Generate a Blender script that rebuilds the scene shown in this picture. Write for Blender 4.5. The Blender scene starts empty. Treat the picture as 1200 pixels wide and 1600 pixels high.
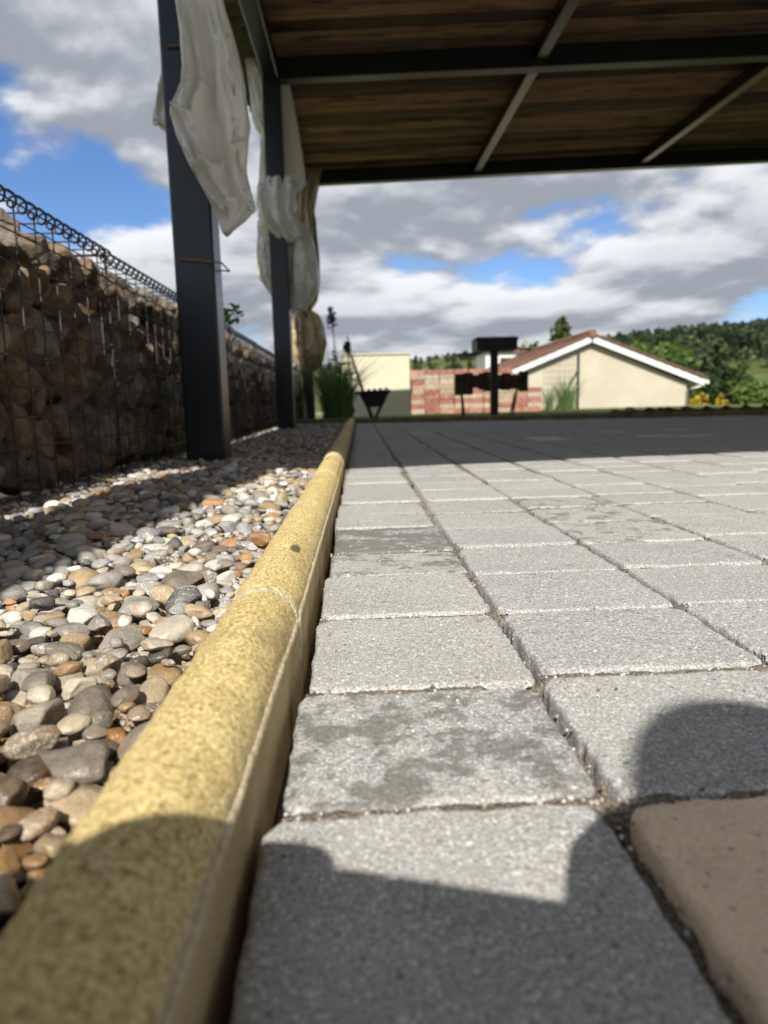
import bpy, math, random
import numpy as np
from mathutils import Matrix, Vector, Euler

random.seed(7); rng = np.random.default_rng(7)
scene = bpy.context.scene
col = scene.collection
R_ = math.radians

# ------------------------------------------------------------------ camera
F, CAMH, ROLL, PITCH, YAW = 1110.0, .1735, .024, R_(8.80), R_(1.73)
CAM = np.array([0, 0, CAMH])
fwd = np.array([math.sin(YAW)*math.cos(PITCH), math.cos(YAW)*math.cos(PITCH), -math.sin(PITCH)])
R0 = np.array([math.cos(YAW), -math.sin(YAW), 0]); U0 = np.cross(R0, fwd)
CR = math.cos(ROLL)*R0 - math.sin(ROLL)*U0
CU = math.sin(ROLL)*R0 + math.cos(ROLL)*U0
cam = bpy.data.cameras.new('camera'); camo = bpy.data.objects.new('camera', cam); col.objects.link(camo)
camo.matrix_world = Matrix(((CR[0], CU[0], -fwd[0], 0), (CR[1], CU[1], -fwd[1], 0), (CR[2], CU[2], -fwd[2], CAMH), (0, 0, 0, 1)))
cam.sensor_fit = 'VERTICAL'; cam.sensor_height = 24; cam.lens = F/1600*24
cam.clip_start = .01; cam.clip_end = 5000
cam.dof.use_dof = True; cam.dof.focus_distance = .62; cam.dof.aperture_fstop = cam.lens/3.2; cam.dof.aperture_blades = 0
scene.camera = camo

# ------------------------------------------------------------------ light
SUN_E, SUN_A = R_(43), R_(5.5)
to_sun = Vector((-math.sin(SUN_A)*math.cos(SUN_E), -math.cos(SUN_A)*math.cos(SUN_E), math.sin(SUN_E)))
sl = bpy.data.lights.new('sun', 'SUN'); sl.energy = 5.0; sl.angle = R_(.53); sl.color = (1, .95, .87)
so = bpy.data.objects.new('sun', sl); col.objects.link(so); so.rotation_euler = to_sun.to_track_quat('Z', 'Y').to_euler()
so.location = (0, -3, 6)
vs = scene.view_settings; vs.view_transform = 'Standard'; vs.look = 'None'; vs.exposure = 0.36; vs.gamma = 1; vs.use_curve_mapping = False

world = bpy.data.worlds.new('World'); scene.world = world; world.use_nodes = True
def build_world():
    nt = world.node_tree; N = nt.nodes; L = nt.links; N.clear()
    def n(t, **k):
        o = N.new(t)
        for a, b in k.items(): setattr(o, a, b)
        return o
    def math_(op, a, b=None, clamp=False):
        m = n('ShaderNodeMath', operation=op, use_clamp=clamp)
        for i, v in enumerate((a, b)):
            if v is None: continue
            if isinstance(v, (int, float)): m.inputs[i].default_value = v
            else: L.new(v, m.inputs[i])
        return m.outputs[0]
    out = n('ShaderNodeOutputWorld'); bg = n('ShaderNodeBackground'); bg.inputs[1].default_value = .085
    L.new(bg.outputs[0], out.inputs[0])
    sky = n('ShaderNodeTexSky', sky_type='NISHITA', sun_disc=False, sun_elevation=SUN_E, sun_rotation=R_(180)+SUN_A,
            altitude=100, air_density=1.0, dust_density=.15, ozone_density=2.2)
    tc = n('ShaderNodeTexCoord'); sp = n('ShaderNodeSeparateXYZ'); L.new(tc.outputs['Generated'], sp.inputs[0])
    z = math_('MAXIMUM', sp.outputs[2], 0.0)
    hh = math_('MAXIMUM', math_('SQRT', math_('ADD', math_('MULTIPLY', sp.outputs[0], sp.outputs[0]), math_('MULTIPLY', sp.outputs[1], sp.outputs[1]))), .02)
    ux = math_('DIVIDE', sp.outputs[0], hh); uy = math_('DIVIDE', sp.outputs[1], hh)
    def dens(dz):                           # cloud layers seen from below: bands that close up towards the horizon
        c = n('ShaderNodeCombineXYZ'); L.new(ux, c.inputs[0]); L.new(uy, c.inputs[1]); L.new(math_('LOGARITHM', math_('ADD', z, dz), math.e), c.inputs[2])
        mp = n('ShaderNodeMapping'); mp.inputs['Location'].default_value = CLOUD_OFF; mp.inputs['Scale'].default_value = (3.0, 3.0, 2.5)
        L.new(c.outputs[0], mp.inputs[0])
        a = n('ShaderNodeTexNoise', noise_dimensions='3D'); a.inputs['Scale'].default_value = 1.0; a.inputs['Detail'].default_value = 9; a.inputs['Roughness'].default_value = .50
        a.inputs['Distortion'].default_value = .1
        L.new(mp.outputs[0], a.inputs['Vector']); return a.outputs['Fac']
    d0 = dens(.10); d1 = dens(.118)
    mk = n('ShaderNodeMapRange', interpolation_type='SMOOTHSTEP'); L.new(d0, mk.inputs[0])
    mk.inputs[1].default_value = CLOUD_T[0]; mk.inputs[2].default_value = CLOUD_T[1]
    lit = math_('SUBTRACT', d0, d1)
    lt = n('ShaderNodeMapRange', interpolation_type='SMOOTHSTEP'); L.new(lit, lt.inputs[0]); lt.inputs[1].default_value = -.06; lt.inputs[2].default_value = .075
    thick = n('ShaderNodeMapRange', interpolation_type='SMOOTHSTEP'); L.new(d0, thick.inputs[0]); thick.inputs[1].default_value = CLOUD_T[0]+.04; thick.inputs[2].default_value = CLOUD_T[0]+.30
    thick.inputs[3].default_value = 1.0; thick.inputs[4].default_value = .58
    b = math_('MULTIPLY', lt.outputs[0], thick.outputs[0])
    cr = n('ShaderNodeMix', data_type='RGBA'); L.new(b, cr.inputs['Factor'])
    cr.inputs['A'].default_value = (3.2, 3.5, 4.0, 1); cr.inputs['B'].default_value = (8.8, 9.0, 9.3, 1)
    deep = n('ShaderNodeMix', data_type='RGBA', blend_type='MULTIPLY'); deep.inputs['Factor'].default_value = 1
    L.new(sky.outputs[0], deep.inputs['A']); deep.inputs['B'].default_value = (.72, .90, 1.18, 1)
    mx = n('ShaderNodeMix', data_type='RGBA'); L.new(mk.outputs[0], mx.inputs['Factor'])
    L.new(deep.outputs['Result'], mx.inputs['A']); L.new(cr.outputs['Result'], mx.inputs['B'])
    L.new(mx.outputs['Result'], bg.inputs[0])
CLOUD_OFF = (-5.19, 4.24, -0.89); CLOUD_T = (.372, .448)
build_world()

# ------------------------------------------------------------------ helpers
def ray(x, y): return fwd*F + CR*(x-600) + CU*(800-y)
def atz(x, y, z=0.):
    d = ray(x, y); return CAM + d*((z-CAMH)/d[2])
def aty(x, y, Y):
    d = ray(x, y); return CAM + d*(Y/d[1])
def project(P):
    d = np.asarray(P) - CAM; k = d@fwd
    return 600+F*(d@CR)/k, 800-F*(d@CU)/k, k

def _h(i, j, k, s):
    n = (i*374761393 + j*668265263 + k*2147483647 + s*1274126177) & 0xffffffff
    n = ((n ^ (n >> 13))*1274126177) & 0xffffffff
    n = ((n ^ (n >> 16))*2246822519) & 0xffffffff
    return ((n ^ (n >> 15)) & 0xffff)/65535.0
def vnoise(P, s=0):                       # value noise in 3D, -1..1
    P = np.asarray(P, float); f = np.floor(P); t = P-f; t = t*t*(3-2*t); i = f.astype(np.int64)
    o = 0
    for a in (0, 1):
        for b in (0, 1):
            for c in (0, 1):
                w = (t[..., 0] if a else 1-t[..., 0])*(t[..., 1] if b else 1-t[..., 1])*(t[..., 2] if c else 1-t[..., 2])
                o = o + w*_h(i[..., 0]+a, i[..., 1]+b, i[..., 2]+c, s)
    return o*2-1
def fbm(P, s=0, o=3):
    P = np.asarray(P, float); r = 0; a = 1; t = 0
    for k in range(o): r = r + a*vnoise(P*(2**k)+k*17.3, s+k); t += a; a *= .5
    return r/t

WM = {}
def link(o, parent=None, M=None):
    col.objects.link(o); M = M or Matrix.Identity(4)
    o.matrix_world = M; WM[o.name] = M
    if parent is not None:
        o.parent = parent; o.matrix_parent_inverse = WM[parent.name].inverted(); o.matrix_basis = M
    return o
def make_mesh(name, V, Fc, mat=None, smooth=False):
    me = bpy.data.meshes.new(name)
    me.from_pydata(np.asarray(V, float).tolist(), [], Fc if isinstance(Fc, list) else np.asarray(Fc).tolist())
    if mat: me.materials.append(mat)
    if smooth: me.polygons.foreach_set('use_smooth', [True]*len(me.polygons))
    me.update(); return me
def mobj(name, V, Fc, mat, parent=None, smooth=False, M=None):
    return link(bpy.data.objects.new(name, make_mesh(name, V, Fc, mat, smooth)), parent, M)
def empty(name, loc=(0, 0, 0)):
    o = bpy.data.objects.new(name, None); o.empty_display_size = .05
    return link(o, None, Matrix.Translation(Vector(loc)))
def tag(o, label=None, cat=None, group=None, kind=None):
    for k, v in (('label', label), ('category', cat), ('group', group), ('kind', kind)):
        if v: o[k] = v
    return o
class MB:                                 # collects shapes of one part
    def __init__(s): s.v = []; s.f = []; s.n = 0
    def add(s, V, Fc):
        s.v.append(np.asarray(V, float)); s.f += [tuple(int(i)+s.n for i in q) for q in Fc]; s.n += len(V); return s
    def box(s, lo, hi, bev=0, M=None):
        lo = np.array(lo, float); hi = np.array(hi, float)
        c = (lo+hi)/2; h = (hi-lo)/2
        V, Fc = bevbox(h, bev); V = V+c
        if M is not None: V = V@np.array(M.to_3x3()).T+np.array(M.translation)
        return s.add(V, Fc)
    def bar(s, a, b, w, t, up=(0, 0, 1), bev=0):   # rectangular bar between two points, w sideways, t along up
        a = Vector(a); b = Vector(b); d = (b-a); l = d.length; d.normalize(); u = Vector(up); x = d.cross(u).normalized(); u = x.cross(d)
        V, Fc = bevbox(np.array([w/2, l/2, t/2]), bev)
        M = np.array([x, d, u]).T
        return s.add(V@M.T+np.array((a+b)/2), Fc)
    def tube(s, pts, r, n=6, cap=True):
        P = [Vector(p) for p in pts]; rr = r if hasattr(r, '__len__') else [r]*len(P); V = []; Fc = []
        for i, p in enumerate(P):
            d = (P[min(i+1, len(P)-1)]-P[max(i-1, 0)]).normalized()
            a = d.cross(Vector((0, 0, 1))) if abs(d.z) < .95 else d.cross(Vector((1, 0, 0)))
            a.normalize(); b = d.cross(a)
            for k in range(n):
                t = 2*math.pi*k/n; V.append(p+(a*math.cos(t)+b*math.sin(t))*rr[i])
        for i in range(len(P)-1):
            for k in range(n): Fc.append((i*n+k, i*n+(k+1) % n, (i+1)*n+(k+1) % n, (i+1)*n+k))
        if cap: Fc.append(tuple(range(n))[::-1]); Fc.append(tuple((len(P)-1)*n+k for k in range(n)))
        return s.add([tuple(v) for v in V], Fc)
    def build(s, name, mat, parent=None, smooth=False, M=None):
        return mobj(name, np.concatenate(s.v), s.f, mat, parent, smooth, M)
def bevbox(h, b=0):
    h = np.asarray(h, float)
    if b <= 0:
        V = np.array([[x, y, z] for x in (-1, 1) for y in (-1, 1) for z in (-1, 1)])*h
        return V, [(0, 1, 3, 2), (4, 6, 7, 5), (0, 4, 5, 1), (2, 3, 7, 6), (0, 2, 6, 4), (1, 5, 7, 3)]
    V = []; idx = {}
    for sx in (-1, 1):
        for sy in (-1, 1):
            for sz in (-1, 1):
                for ax in range(3):
                    q = np.array([sx, sy, sz])*h
                    for a2 in range(3):
                        if a2 != ax: q[a2] -= (sx, sy, sz)[a2]*b
                    idx[(sx, sy, sz, ax)] = len(V); V.append(q)
    Fc = []
    def face(ax, s):
        o = [a for a in range(3) if a != ax]; r = []
        for p, q in ((-1, -1), (1, -1), (1, 1), (-1, 1)):
            k = [0, 0, 0]; k[ax] = s; k[o[0]] = p; k[o[1]] = q; r.append(idx[(*k, ax)])
        return r
    for ax in range(3):
        for s in (-1, 1): Fc.append(face(ax, s))
    for ax in range(3):
        o = [a for a in range(3) if a != ax]
        for p in (-1, 1):
            for q in (-1, 1):
                k0 = [0, 0, 0]; k0[o[0]] = p; k0[o[1]] = q; k1 = list(k0); k0[ax] = -1; k1[ax] = 1
                Fc.append([idx[(*k0, o[0])], idx[(*k1, o[0])], idx[(*k1, o[1])], idx[(*k0, o[1])]])
    for sx in (-1, 1):
        for sy in (-1, 1):
            for sz in (-1, 1): Fc.append([idx[(sx, sy, sz, a)] for a in range(3)])
    V = np.array(V); out = []
    for f in Fc:
        p = V[f]; nrm = np.cross(p[1]-p[0], p[2]-p[0])
        out.append(tuple(f) if nrm@p.mean(0) > 0 else tuple(f[::-1]))
    return V, out
def ico(level):
    t = (1+5**.5)/2
    V = [(-1, t, 0), (1, t, 0), (-1, -t, 0), (1, -t, 0), (0, -1, t), (0, 1, t), (0, -1, -t), (0, 1, -t), (t, 0, -1), (t, 0, 1), (-t, 0, -1), (-t, 0, 1)]
    Fc = [(0, 11, 5), (0, 5, 1), (0, 1, 7), (0, 7, 10), (0, 10, 11), (1, 5, 9), (5, 11, 4), (11, 10, 2), (10, 7, 6), (7, 1, 8), (3, 9, 4), (3, 4, 2), (3, 2, 6), (3, 6, 8), (3, 8, 9), (4, 9, 5), (2, 4, 11), (6, 2, 10), (8, 6, 7), (9, 8, 1)]
    V = [np.array(v)/np.linalg.norm(v) for v in V]
    for _ in range(level):
        c = {}; nf = []
        def mid(a, b):
            k = (min(a, b), max(a, b))
            if k not in c:
                m = V[a]+V[b]; c[k] = len(V); V.append(m/np.linalg.norm(m))
            return c[k]
        for a, b, d in Fc:
            x, y, z = mid(a, b), mid(b, d), mid(d, a); nf += [(a, x, z), (b, y, x), (d, z, y), (x, y, z)]
        Fc = nf
    return np.array(V), Fc
ICO = {k: ico(k) for k in (0, 1, 2, 3)}
def rotm(rx, ry, rz): return np.array(Euler((rx, ry, rz)).to_matrix())

# ------------------------------------------------------------------ materials
class NT:
    def __init__(s, name, rough=.8, spec=.4):
        s.m = bpy.data.materials.new(name); s.m.use_nodes = True; s.t = s.m.node_tree; s.N = s.t.nodes; s.L = s.t.links
        s.p = s.N['Principled BSDF']; s.p.inputs['Roughness'].default_value = rough; s.p.inputs['Specular IOR Level'].default_value = spec
        s.co = None
    def n(s, t, **k):
        o = s.N.new(t)
        for a, b in k.items(): setattr(o, a, b)
        return o
    def set(s, i, v):
        if isinstance(v, (int, float)): i.default_value = v
        elif isinstance(v, tuple): i.default_value = v if len(v) == 4 or i.type == 'VECTOR' else (*v, 1)
        else: s.L.new(v, i)
    def pos(s, kind='Position'):
        if kind == 'Position':
            return s.n('ShaderNodeNewGeometry').outputs['Position']
        return s.n('ShaderNodeTexCoord').outputs[kind]
    def mapv(s, v, scale=(1, 1, 1), loc=(0, 0, 0)):
        m = s.n('ShaderNodeMapping'); s.L.new(v, m.inputs[0]); m.inputs['Scale'].default_value = scale; m.inputs['Location'].default_value = loc; return m.outputs[0]
    def noise(s, v, scale, detail=4, rough=.55, dist=0, out='Fac'):
        m = s.n('ShaderNodeTexNoise'); s.L.new(v, m.inputs['Vector']); m.inputs['Scale'].default_value = scale; m.inputs['Detail'].default_value = detail
        m.inputs['Roughness'].default_value = rough; m.inputs['Distortion'].default_value = dist; return m.outputs[out]
    def vor(s, v, scale, out='Distance', feature='F1', rnd=1):
        m = s.n('ShaderNodeTexVoronoi', feature=feature); s.L.new(v, m.inputs['Vector']); m.inputs['Scale'].default_value = scale; m.inputs['Randomness'].default_value = rnd
        return m.outputs[out]
    def rng(s, v, a, b, c=0., d=1., smooth=True):
        m = s.n('ShaderNodeMapRange', interpolation_type='SMOOTHSTEP' if smooth else 'LINEAR'); s.L.new(v, m.inputs[0])
        for i, q in enumerate((a, b, c, d)): m.inputs[i+1].default_value = q
        return m.outputs[0]
    def mix(s, f, a, b, mode='MIX'):
        m = s.n('ShaderNodeMix', data_type='RGBA', blend_type=mode); s.set(m.inputs['Factor'], f); s.set(m.inputs['A'], a); s.set(m.inputs['B'], b); return m.outputs['Result']
    def math(s, op, a, b=0., clamp=False):
        m = s.n('ShaderNodeMath', operation=op, use_clamp=clamp); s.set(m.inputs[0], a); s.set(m.inputs[1], b); return m.outputs[0]
    def ramp(s, v, stops, interp='LINEAR'):
        m = s.n('ShaderNodeValToRGB'); s.L.new(v, m.inputs[0]); e = m.color_ramp.elements; m.color_ramp.interpolation = interp
        while len(e) < len(stops): e.new(.5)
        for k, (q, c) in enumerate(stops): e[k].position = q; e[k].color = (*c, 1)
        return m.outputs[0]
    def attr(s, name, kind='GEOMETRY', out='Fac'):
        m = s.n('ShaderNodeAttribute', attribute_type=kind, attribute_name=name); return m.outputs[out]
    def orand(s): return s.n('ShaderNodeObjectInfo').outputs['Random']
    def bump(s, h, strength=.5, dist=.001, prev=None):
        m = s.n('ShaderNodeBump'); s.L.new(h, m.inputs['Height']); m.inputs['Strength'].default_value = strength; m.inputs['Distance'].default_value = dist
        if prev is not None: s.L.new(prev, m.inputs['Normal'])
        return m.outputs[0]
    def done(s, color=None, normal=None, rough=None):
        if color is not None: s.set(s.p.inputs['Base Color'], color)
        if normal is not None: s.L.new(normal, s.p.inputs['Normal'])
        if rough is not None: s.set(s.p.inputs['Roughness'], rough)
        return s.m
def simple(name, c, rough=.7, spec=.4, vary=.25, scale=8, bump=.0, bs=40, metal=0):
    t = NT(name, rough, spec); v = t.pos()
    f = t.noise(v, scale, 5)
    c2 = tuple(max(0, x*(1-vary)) for x in c); c3 = tuple(min(1, x*(1+vary)) for x in c)
    cc = t.ramp(f, [(.3, c2), (.7, c3)])
    t.p.inputs['Metallic'].default_value = metal
    nm = t.bump(t.noise(v, bs, 5), bump, .01) if bump else None
    return t.done(cc, nm)

def mat_paver():
    t = NT('paver_concrete', .92, .25); v = t.pos(); o = t.n('ShaderNodeObjectInfo')
    rnd = t.attr('tone', 'GEOMETRY') if False else o.outputs['Random']
    tone = t.attr('["tone"]', 'OBJECT') if False else None
    base = t.mix(t.rng(t.noise(v, 9, 4), .3, .7), (.325, .325, .31), (.40, .398, .378))
    base = t.mix(1, base, t.ramp(rnd, [(0, (.84, .84, .85)), (.5, (1, 1, .99)), (1, (1.06, 1.03, .98))]), 'MULTIPLY')
    g1 = t.noise(v, 620, 3, .75); base = t.mix(t.rng(g1, .36, .66, 0, 1), t.mix(.50, base, (.10, .10, .10)), t.mix(.50, base, (.70, .70, .66)))
    # aggregate: pale and dark grains of a few sizes
    c1 = t.vor(v, 480, 'Color'); s1 = t.n('ShaderNodeSeparateColor'); t.L.new(c1, s1.inputs[0])
    d1 = t.vor(v, 480)
    k = t.math('MULTIPLY', t.rng(s1.outputs[0], .74, .77), t.rng(d1, .55, .30))
    base = t.mix(t.math('MULTIPLY', k, .85), base, t.ramp(s1.outputs[1], [(0, (.75, .73, .70)), (.7, (.66, .66, .64)), (.88, (.55, .45, .34)), (1, (.6, .5, .42))]))
    c2 = t.vor(t.mapv(v, (1, 1, 1), (.3, .7, .1)), 260, 'Color'); s2 = t.n('ShaderNodeSeparateColor'); t.L.new(c2, s2.inputs[0]); d2 = t.vor(t.mapv(v, (1, 1, 1), (.3, .7, .1)), 260)
    k2 = t.math('MULTIPLY', t.rng(s2.outputs[0], .91, .93), t.rng(d2, .44, .26))
    base = t.mix(t.math('MULTIPLY', k2, .8), base, t.ramp(s2.outputs[1], [(0, (.10, .105, .12)), (.35, (.16, .16, .17)), (.5, (.7, .69, .66)), (1, (.78, .76, .72))]))
    # damp lichen stains, strong only on the pavers marked for them
    st = t.attr('stain', 'OBJECT'); b = t.noise(v, 26, 7, .68); b2 = t.noise(v, 130, 4, .6)
    sm = t.math('ADD', b, t.math('MULTIPLY', t.math('SUBTRACT', b2, .5), .35))
    sm = t.math('ADD', sm, t.math('MULTIPLY', st, .22)); sm = t.rng(sm, .60, .74)
    base = t.mix(t.math('MULTIPLY', sm, .72), base, (.115, .112, .095))
    tan = t.attr('tan', 'OBJECT')
    tg = t.mix(t.rng(g1, .35, .7), (.76, .57, .39), (.92, .75, .54))
    tg = t.mix(t.math('MULTIPLY', k2, .6), tg, (.3, .27, .25)); tg = t.mix(t.math('MULTIPLY', k, .35), tg, (.75, .7, .65))
    tg = t.mix(t.math('MULTIPLY', t.rng(b, .45, .7), .3), tg, (.42, .33, .25)); base = t.mix(tan, base, tg)
    nb = t.bump(t.noise(v, 900, 2, .6), .55, .0007); nb = t.bump(t.noise(v, 240, 4, .65), .75, .0016, nb)
    nb = t.bump(t.math('ADD', k, t.math('MULTIPLY', k2, .7)), .35, .0010, nb)
    return t.done(base, nb)
def mat_kerb():
    t = NT('buff_edging_concrete', .9, .25); v = t.pos()
    f = t.noise(v, 30, 5, .6)
    c = t.ramp(f, [(.25, (.66, .44, .13)), (.5, (.84, .605, .215)), (.75, (.90, .74, .33))])
    g = t.noise(v, 450, 3, .9); c = t.mix(t.rng(g, .38, .60), t.mix(.72, c, (.34, .20, .055)), t.mix(.65, c, (.97, .86, .46)))
    pit = t.vor(v, 420); pc = t.vor(v, 420, 'Color'); s = t.n('ShaderNodeSeparateColor'); t.L.new(pc, s.inputs[0])
    k = t.math('MULTIPLY', t.rng(s.outputs[0], .88, .90), t.rng(pit, .55, .25)); c = t.mix(t.math('MULTIPLY', k, .7), c, (.13, .085, .04))
    # grime: soft brown staining, a few dark scuffs
    st = t.rng(t.noise(t.mapv(v, (1, .4, 1)), 17, 8, .72), .50, .70); c = t.mix(t.math('MULTIPLY', st, .58), c, (.27, .19, .10)); st2 = t.rng(t.noise(t.mapv(v, (1, .6, 1), (3, 1, 2)), 11, 5, .6), .52, .66); c = t.mix(t.math('MULTIPLY', st2, .22), c, (.90, .80, .56))
    v2 = t.mapv(v, (34, 11, 34)); sc = t.vor(v2, 1.0); sn = t.n('ShaderNodeSeparateColor'); t.L.new(t.vor(v2, 1.0, 'Color'), sn.inputs[0])
    kk = t.math('MULTIPLY', t.rng(sn.outputs[1], .78, .80), t.rng(sc, .24, .14)); c = t.mix(t.math('MULTIPLY', kk, .85), c, (.05, .045, .04))
    # flank: smoother paler mould face with black mould specks
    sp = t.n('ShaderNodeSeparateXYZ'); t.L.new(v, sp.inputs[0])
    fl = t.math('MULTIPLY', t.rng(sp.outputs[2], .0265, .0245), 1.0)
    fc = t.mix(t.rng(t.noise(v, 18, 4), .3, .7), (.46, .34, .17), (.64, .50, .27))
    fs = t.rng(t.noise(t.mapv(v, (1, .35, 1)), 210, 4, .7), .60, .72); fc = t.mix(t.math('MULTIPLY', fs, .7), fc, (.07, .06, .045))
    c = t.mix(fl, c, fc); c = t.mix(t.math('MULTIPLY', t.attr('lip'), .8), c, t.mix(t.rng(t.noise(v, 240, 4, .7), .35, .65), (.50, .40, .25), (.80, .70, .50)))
    nb = t.bump(t.noise(v, 1100, 2, .6), .7, .0009); nb = t.bump(g, .9, .0018, nb); nb = t.bump(t.math('SUBTRACT', 1., k), .6, .001, nb)
    return t.done(c, nb)
PEB = [(0, (.29, .30, .31)), (.10, (.40, .405, .40)), (.18, (.085, .083, .085)), (.26, (.50, .46, .375)), (.34, (.60, .545, .43)), (.41, (.40, .27, .13)), (.48, (.50, .385, .22)), (.56, (.24, .235, .22)),
       (.63, (.74, .725, .67)), (.72, (.16, .125, .095)), (.79, (.48, .25, .085)), (.84, (.36, .355, .345)), (.91, (.45, .40, .34)), (.96, (.82, .81, .78))]
def mat_pebble(kind):
    t = NT('pebble_'+kind, .6, .45); v = t.pos()
    r = t.orand() if kind == 'single' else t.attr('tone')
    c = t.ramp(r, PEB, 'CONSTANT')
    r2 = t.math('FRACT', t.math('MULTIPLY', r, 37.17))
    sh = t.n('ShaderNodeVectorMath', operation='ADD'); t.L.new(v, sh.inputs[0]); cb = t.n('ShaderNodeCombineXYZ'); t.L.new(t.math('MULTIPLY', r, 9.), cb.inputs[0]); t.L.new(t.math('MULTIPLY', r2, 5.), cb.inputs[1]); t.L.new(cb.outputs[0], sh.inputs[1])
    v = sh.outputs[0]
    c = t.mix(t.rng(t.noise(v, 55, 6, .6), .3, .72), t.mix(1, c, (.74, .71, .66), 'MULTIPLY'), t.mix(.14, c, (.66, .62, .54)))
    fine = t.noise(v, 700, 4, .75); c = t.mix(t.rng(fine, .38, .66), t.mix(1, c, (.82, .81, .80), 'MULTIPLY'), t.mix(.10, c, (.8, .78, .74)))
    # some stones are speckled, some veined, some rust-washed
    gr = t.rng(r2, .90, .91); sp = t.rng(t.noise(v, 430, 2, .8), .52, .58); c = t.mix(t.math('MULTIPLY', gr, sp), c, (.66, .65, .62))
    ve = t.rng(t.math('ABSOLUTE', t.math('SUBTRACT', t.noise(v, 75, 3, .5, .6), .5)), .016, .004); c = t.mix(t.math('MULTIPLY', t.math('MULTIPLY', ve, t.rng(r2, .12, .11)), .7), c, (.7, .68, .63))
    ru = t.rng(t.noise(v, 40, 4, .6), .52, .66); c = t.mix(t.math('MULTIPLY', t.math('MULTIPLY', ru, t.rng(r2, .52, .6)), .5), c, (.34, .19, .07))
    nb = t.bump(t.noise(v, 600, 4, .7), .35, .0010); nb = t.bump(t.noise(v, 130, 4, .6), .5, .003, nb)
    pz = t.n('ShaderNodeSeparateXYZ'); t.L.new(t.pos(), pz.inputs[0])      # splashed, still wet stones at the near end of the strip
    wet = t.rng(t.math('ADD', pz.outputs[1], t.math('MULTIPLY', t.noise(t.pos(), 9, 3), .30)), .82, .50)
    c = t.mix(t.math('MULTIPLY', wet, .8), c, t.mix(1, c, (.64, .52, .37), 'MULTIPLY'))
    rg = t.math('SUBTRACT', t.rng(r2, 0, 1, .45, .8), t.math('MULTIPLY', wet, .36))
    return t.done(c, nb, rg)
def mat_rock():
    t = NT('gabion_rock', .9, .25); v = t.pos(); r = t.orand()
    c = t.ramp(r, [(0, (.23, .165, .095)), (.15, (.27, .17, .085)), (.3, (.17, .155, .13)), (.45, (.23, .135, .062)), (.55, (.38, .33, .24)), (.68, (.11, .098, .08)), (.8, (.30, .23, .14)), (.9, (.27, .255, .23))], 'CONSTANT')
    c = t.mix(t.rng(t.noise(v, 22, 6, .65), .3, .7), t.mix(1, c, (.55, .52, .48), 'MULTIPLY'), t.mix(.3, c, (.62, .57, .48)))
    c = t.mix(t.math('MULTIPLY', t.rng(t.noise(v, 12, 5, .6), .56, .7), .5), c, (.14, .14, .07))
    c = t.mix(t.rng(t.noise(v, 160, 4, .7), .4, .7), t.mix(1, c, (.75, .75, .75), 'MULTIPLY'), c)
    c = t.mix(1, c, (.90, .85, .80), 'MULTIPLY')
    nb = t.bump(t.noise(v, 40, 6, .65), .9, .014); nb = t.bump(t.noise(v, 200, 4, .7), .5, .003, nb)
    return t.done(c, nb)
def mat_sand():
    t = NT('joint_sand', .95, .2); v = t.pos()
    c = t.ramp(t.noise(v, 22, 5, .6), [(.3, (.12, .095, .065)), (.5, (.22, .18, .13)), (.7, (.33, .29, .22))])
    c = t.mix(t.rng(t.noise(v, 500, 3, .75), .35, .66), t.mix(1, c, (.4, .38, .35), 'MULTIPLY'), t.mix(.4, c, (.6, .56, .48)))
    c = t.mix(t.math('MULTIPLY', t.rng(t.noise(v, 16, 4), .58, .68), .6), c, (.055, .06, .02))
    nb = t.bump(t.noise(v, 450, 4, .75), 1, .003); return t.done(c, nb)
def mat_grit():
    t = NT('joint_grit', .85, .3); r = t.attr('tone')
    c = t.ramp(r, [(0, (.50, .48, .43)), (.3, (.36, .34, .29)), (.5, (.60, .58, .53)), (.64, (.30, .22, .13)), (.80, (.42, .31, .2)), (.86, (.13, .13, .13)), (.93, (.68, .66, .62))], 'CONSTANT'); return t.done(c)
def mat_wood():
    t = NT('weathered_board', .85, .2); v = t.pos('Object'); r = t.orand()
    cb = t.n('ShaderNodeCombineXYZ'); t.L.new(t.math('MULTIPLY', r, 31.), cb.inputs[0]); t.L.new(t.math('MULTIPLY', r, 7.), cb.inputs[1])
    a = t.n('ShaderNodeVectorMath', operation='ADD'); t.L.new(v, a.inputs[0]); t.L.new(cb.outputs[0], a.inputs[1]); v = a.outputs[0]
    g = t.noise(t.mapv(v, (.9, 22, 22)), 1.6, 8, .7, .6); k = t.noise(t.mapv(v, (1.5, 6, 6)), 1.3, 4, .6)
    c = t.ramp(g, [(.30, (.055, .036, .026)), (.46, (.18, .118, .083)), (.62, (.29, .20, .145)), (.78, (.38, .27, .205))])
    c = t.mix(t.rng(k, .5, .68), c, t.mix(1, c, (.38, .36, .36), 'MULTIPLY'))
    c = t.mix(1, c, t.ramp(t.math('FRACT', t.math('MULTIPLY', r, 13.7)), [(0, (.34, .33, .33)), (.5, (1, .95, .9)), (1, (1.7, 1.45, 1.2))]), 'MULTIPLY')
    kn = t.vor(t.mapv(v, (1.4, 6.5, 6.5)), 1.0); c = t.mix(t.math('MULTIPLY', t.rng(kn, .16, .05), .8), c, (.03, .018, .012))
    return t.done(c, t.bump(g, .5, .006))
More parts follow.
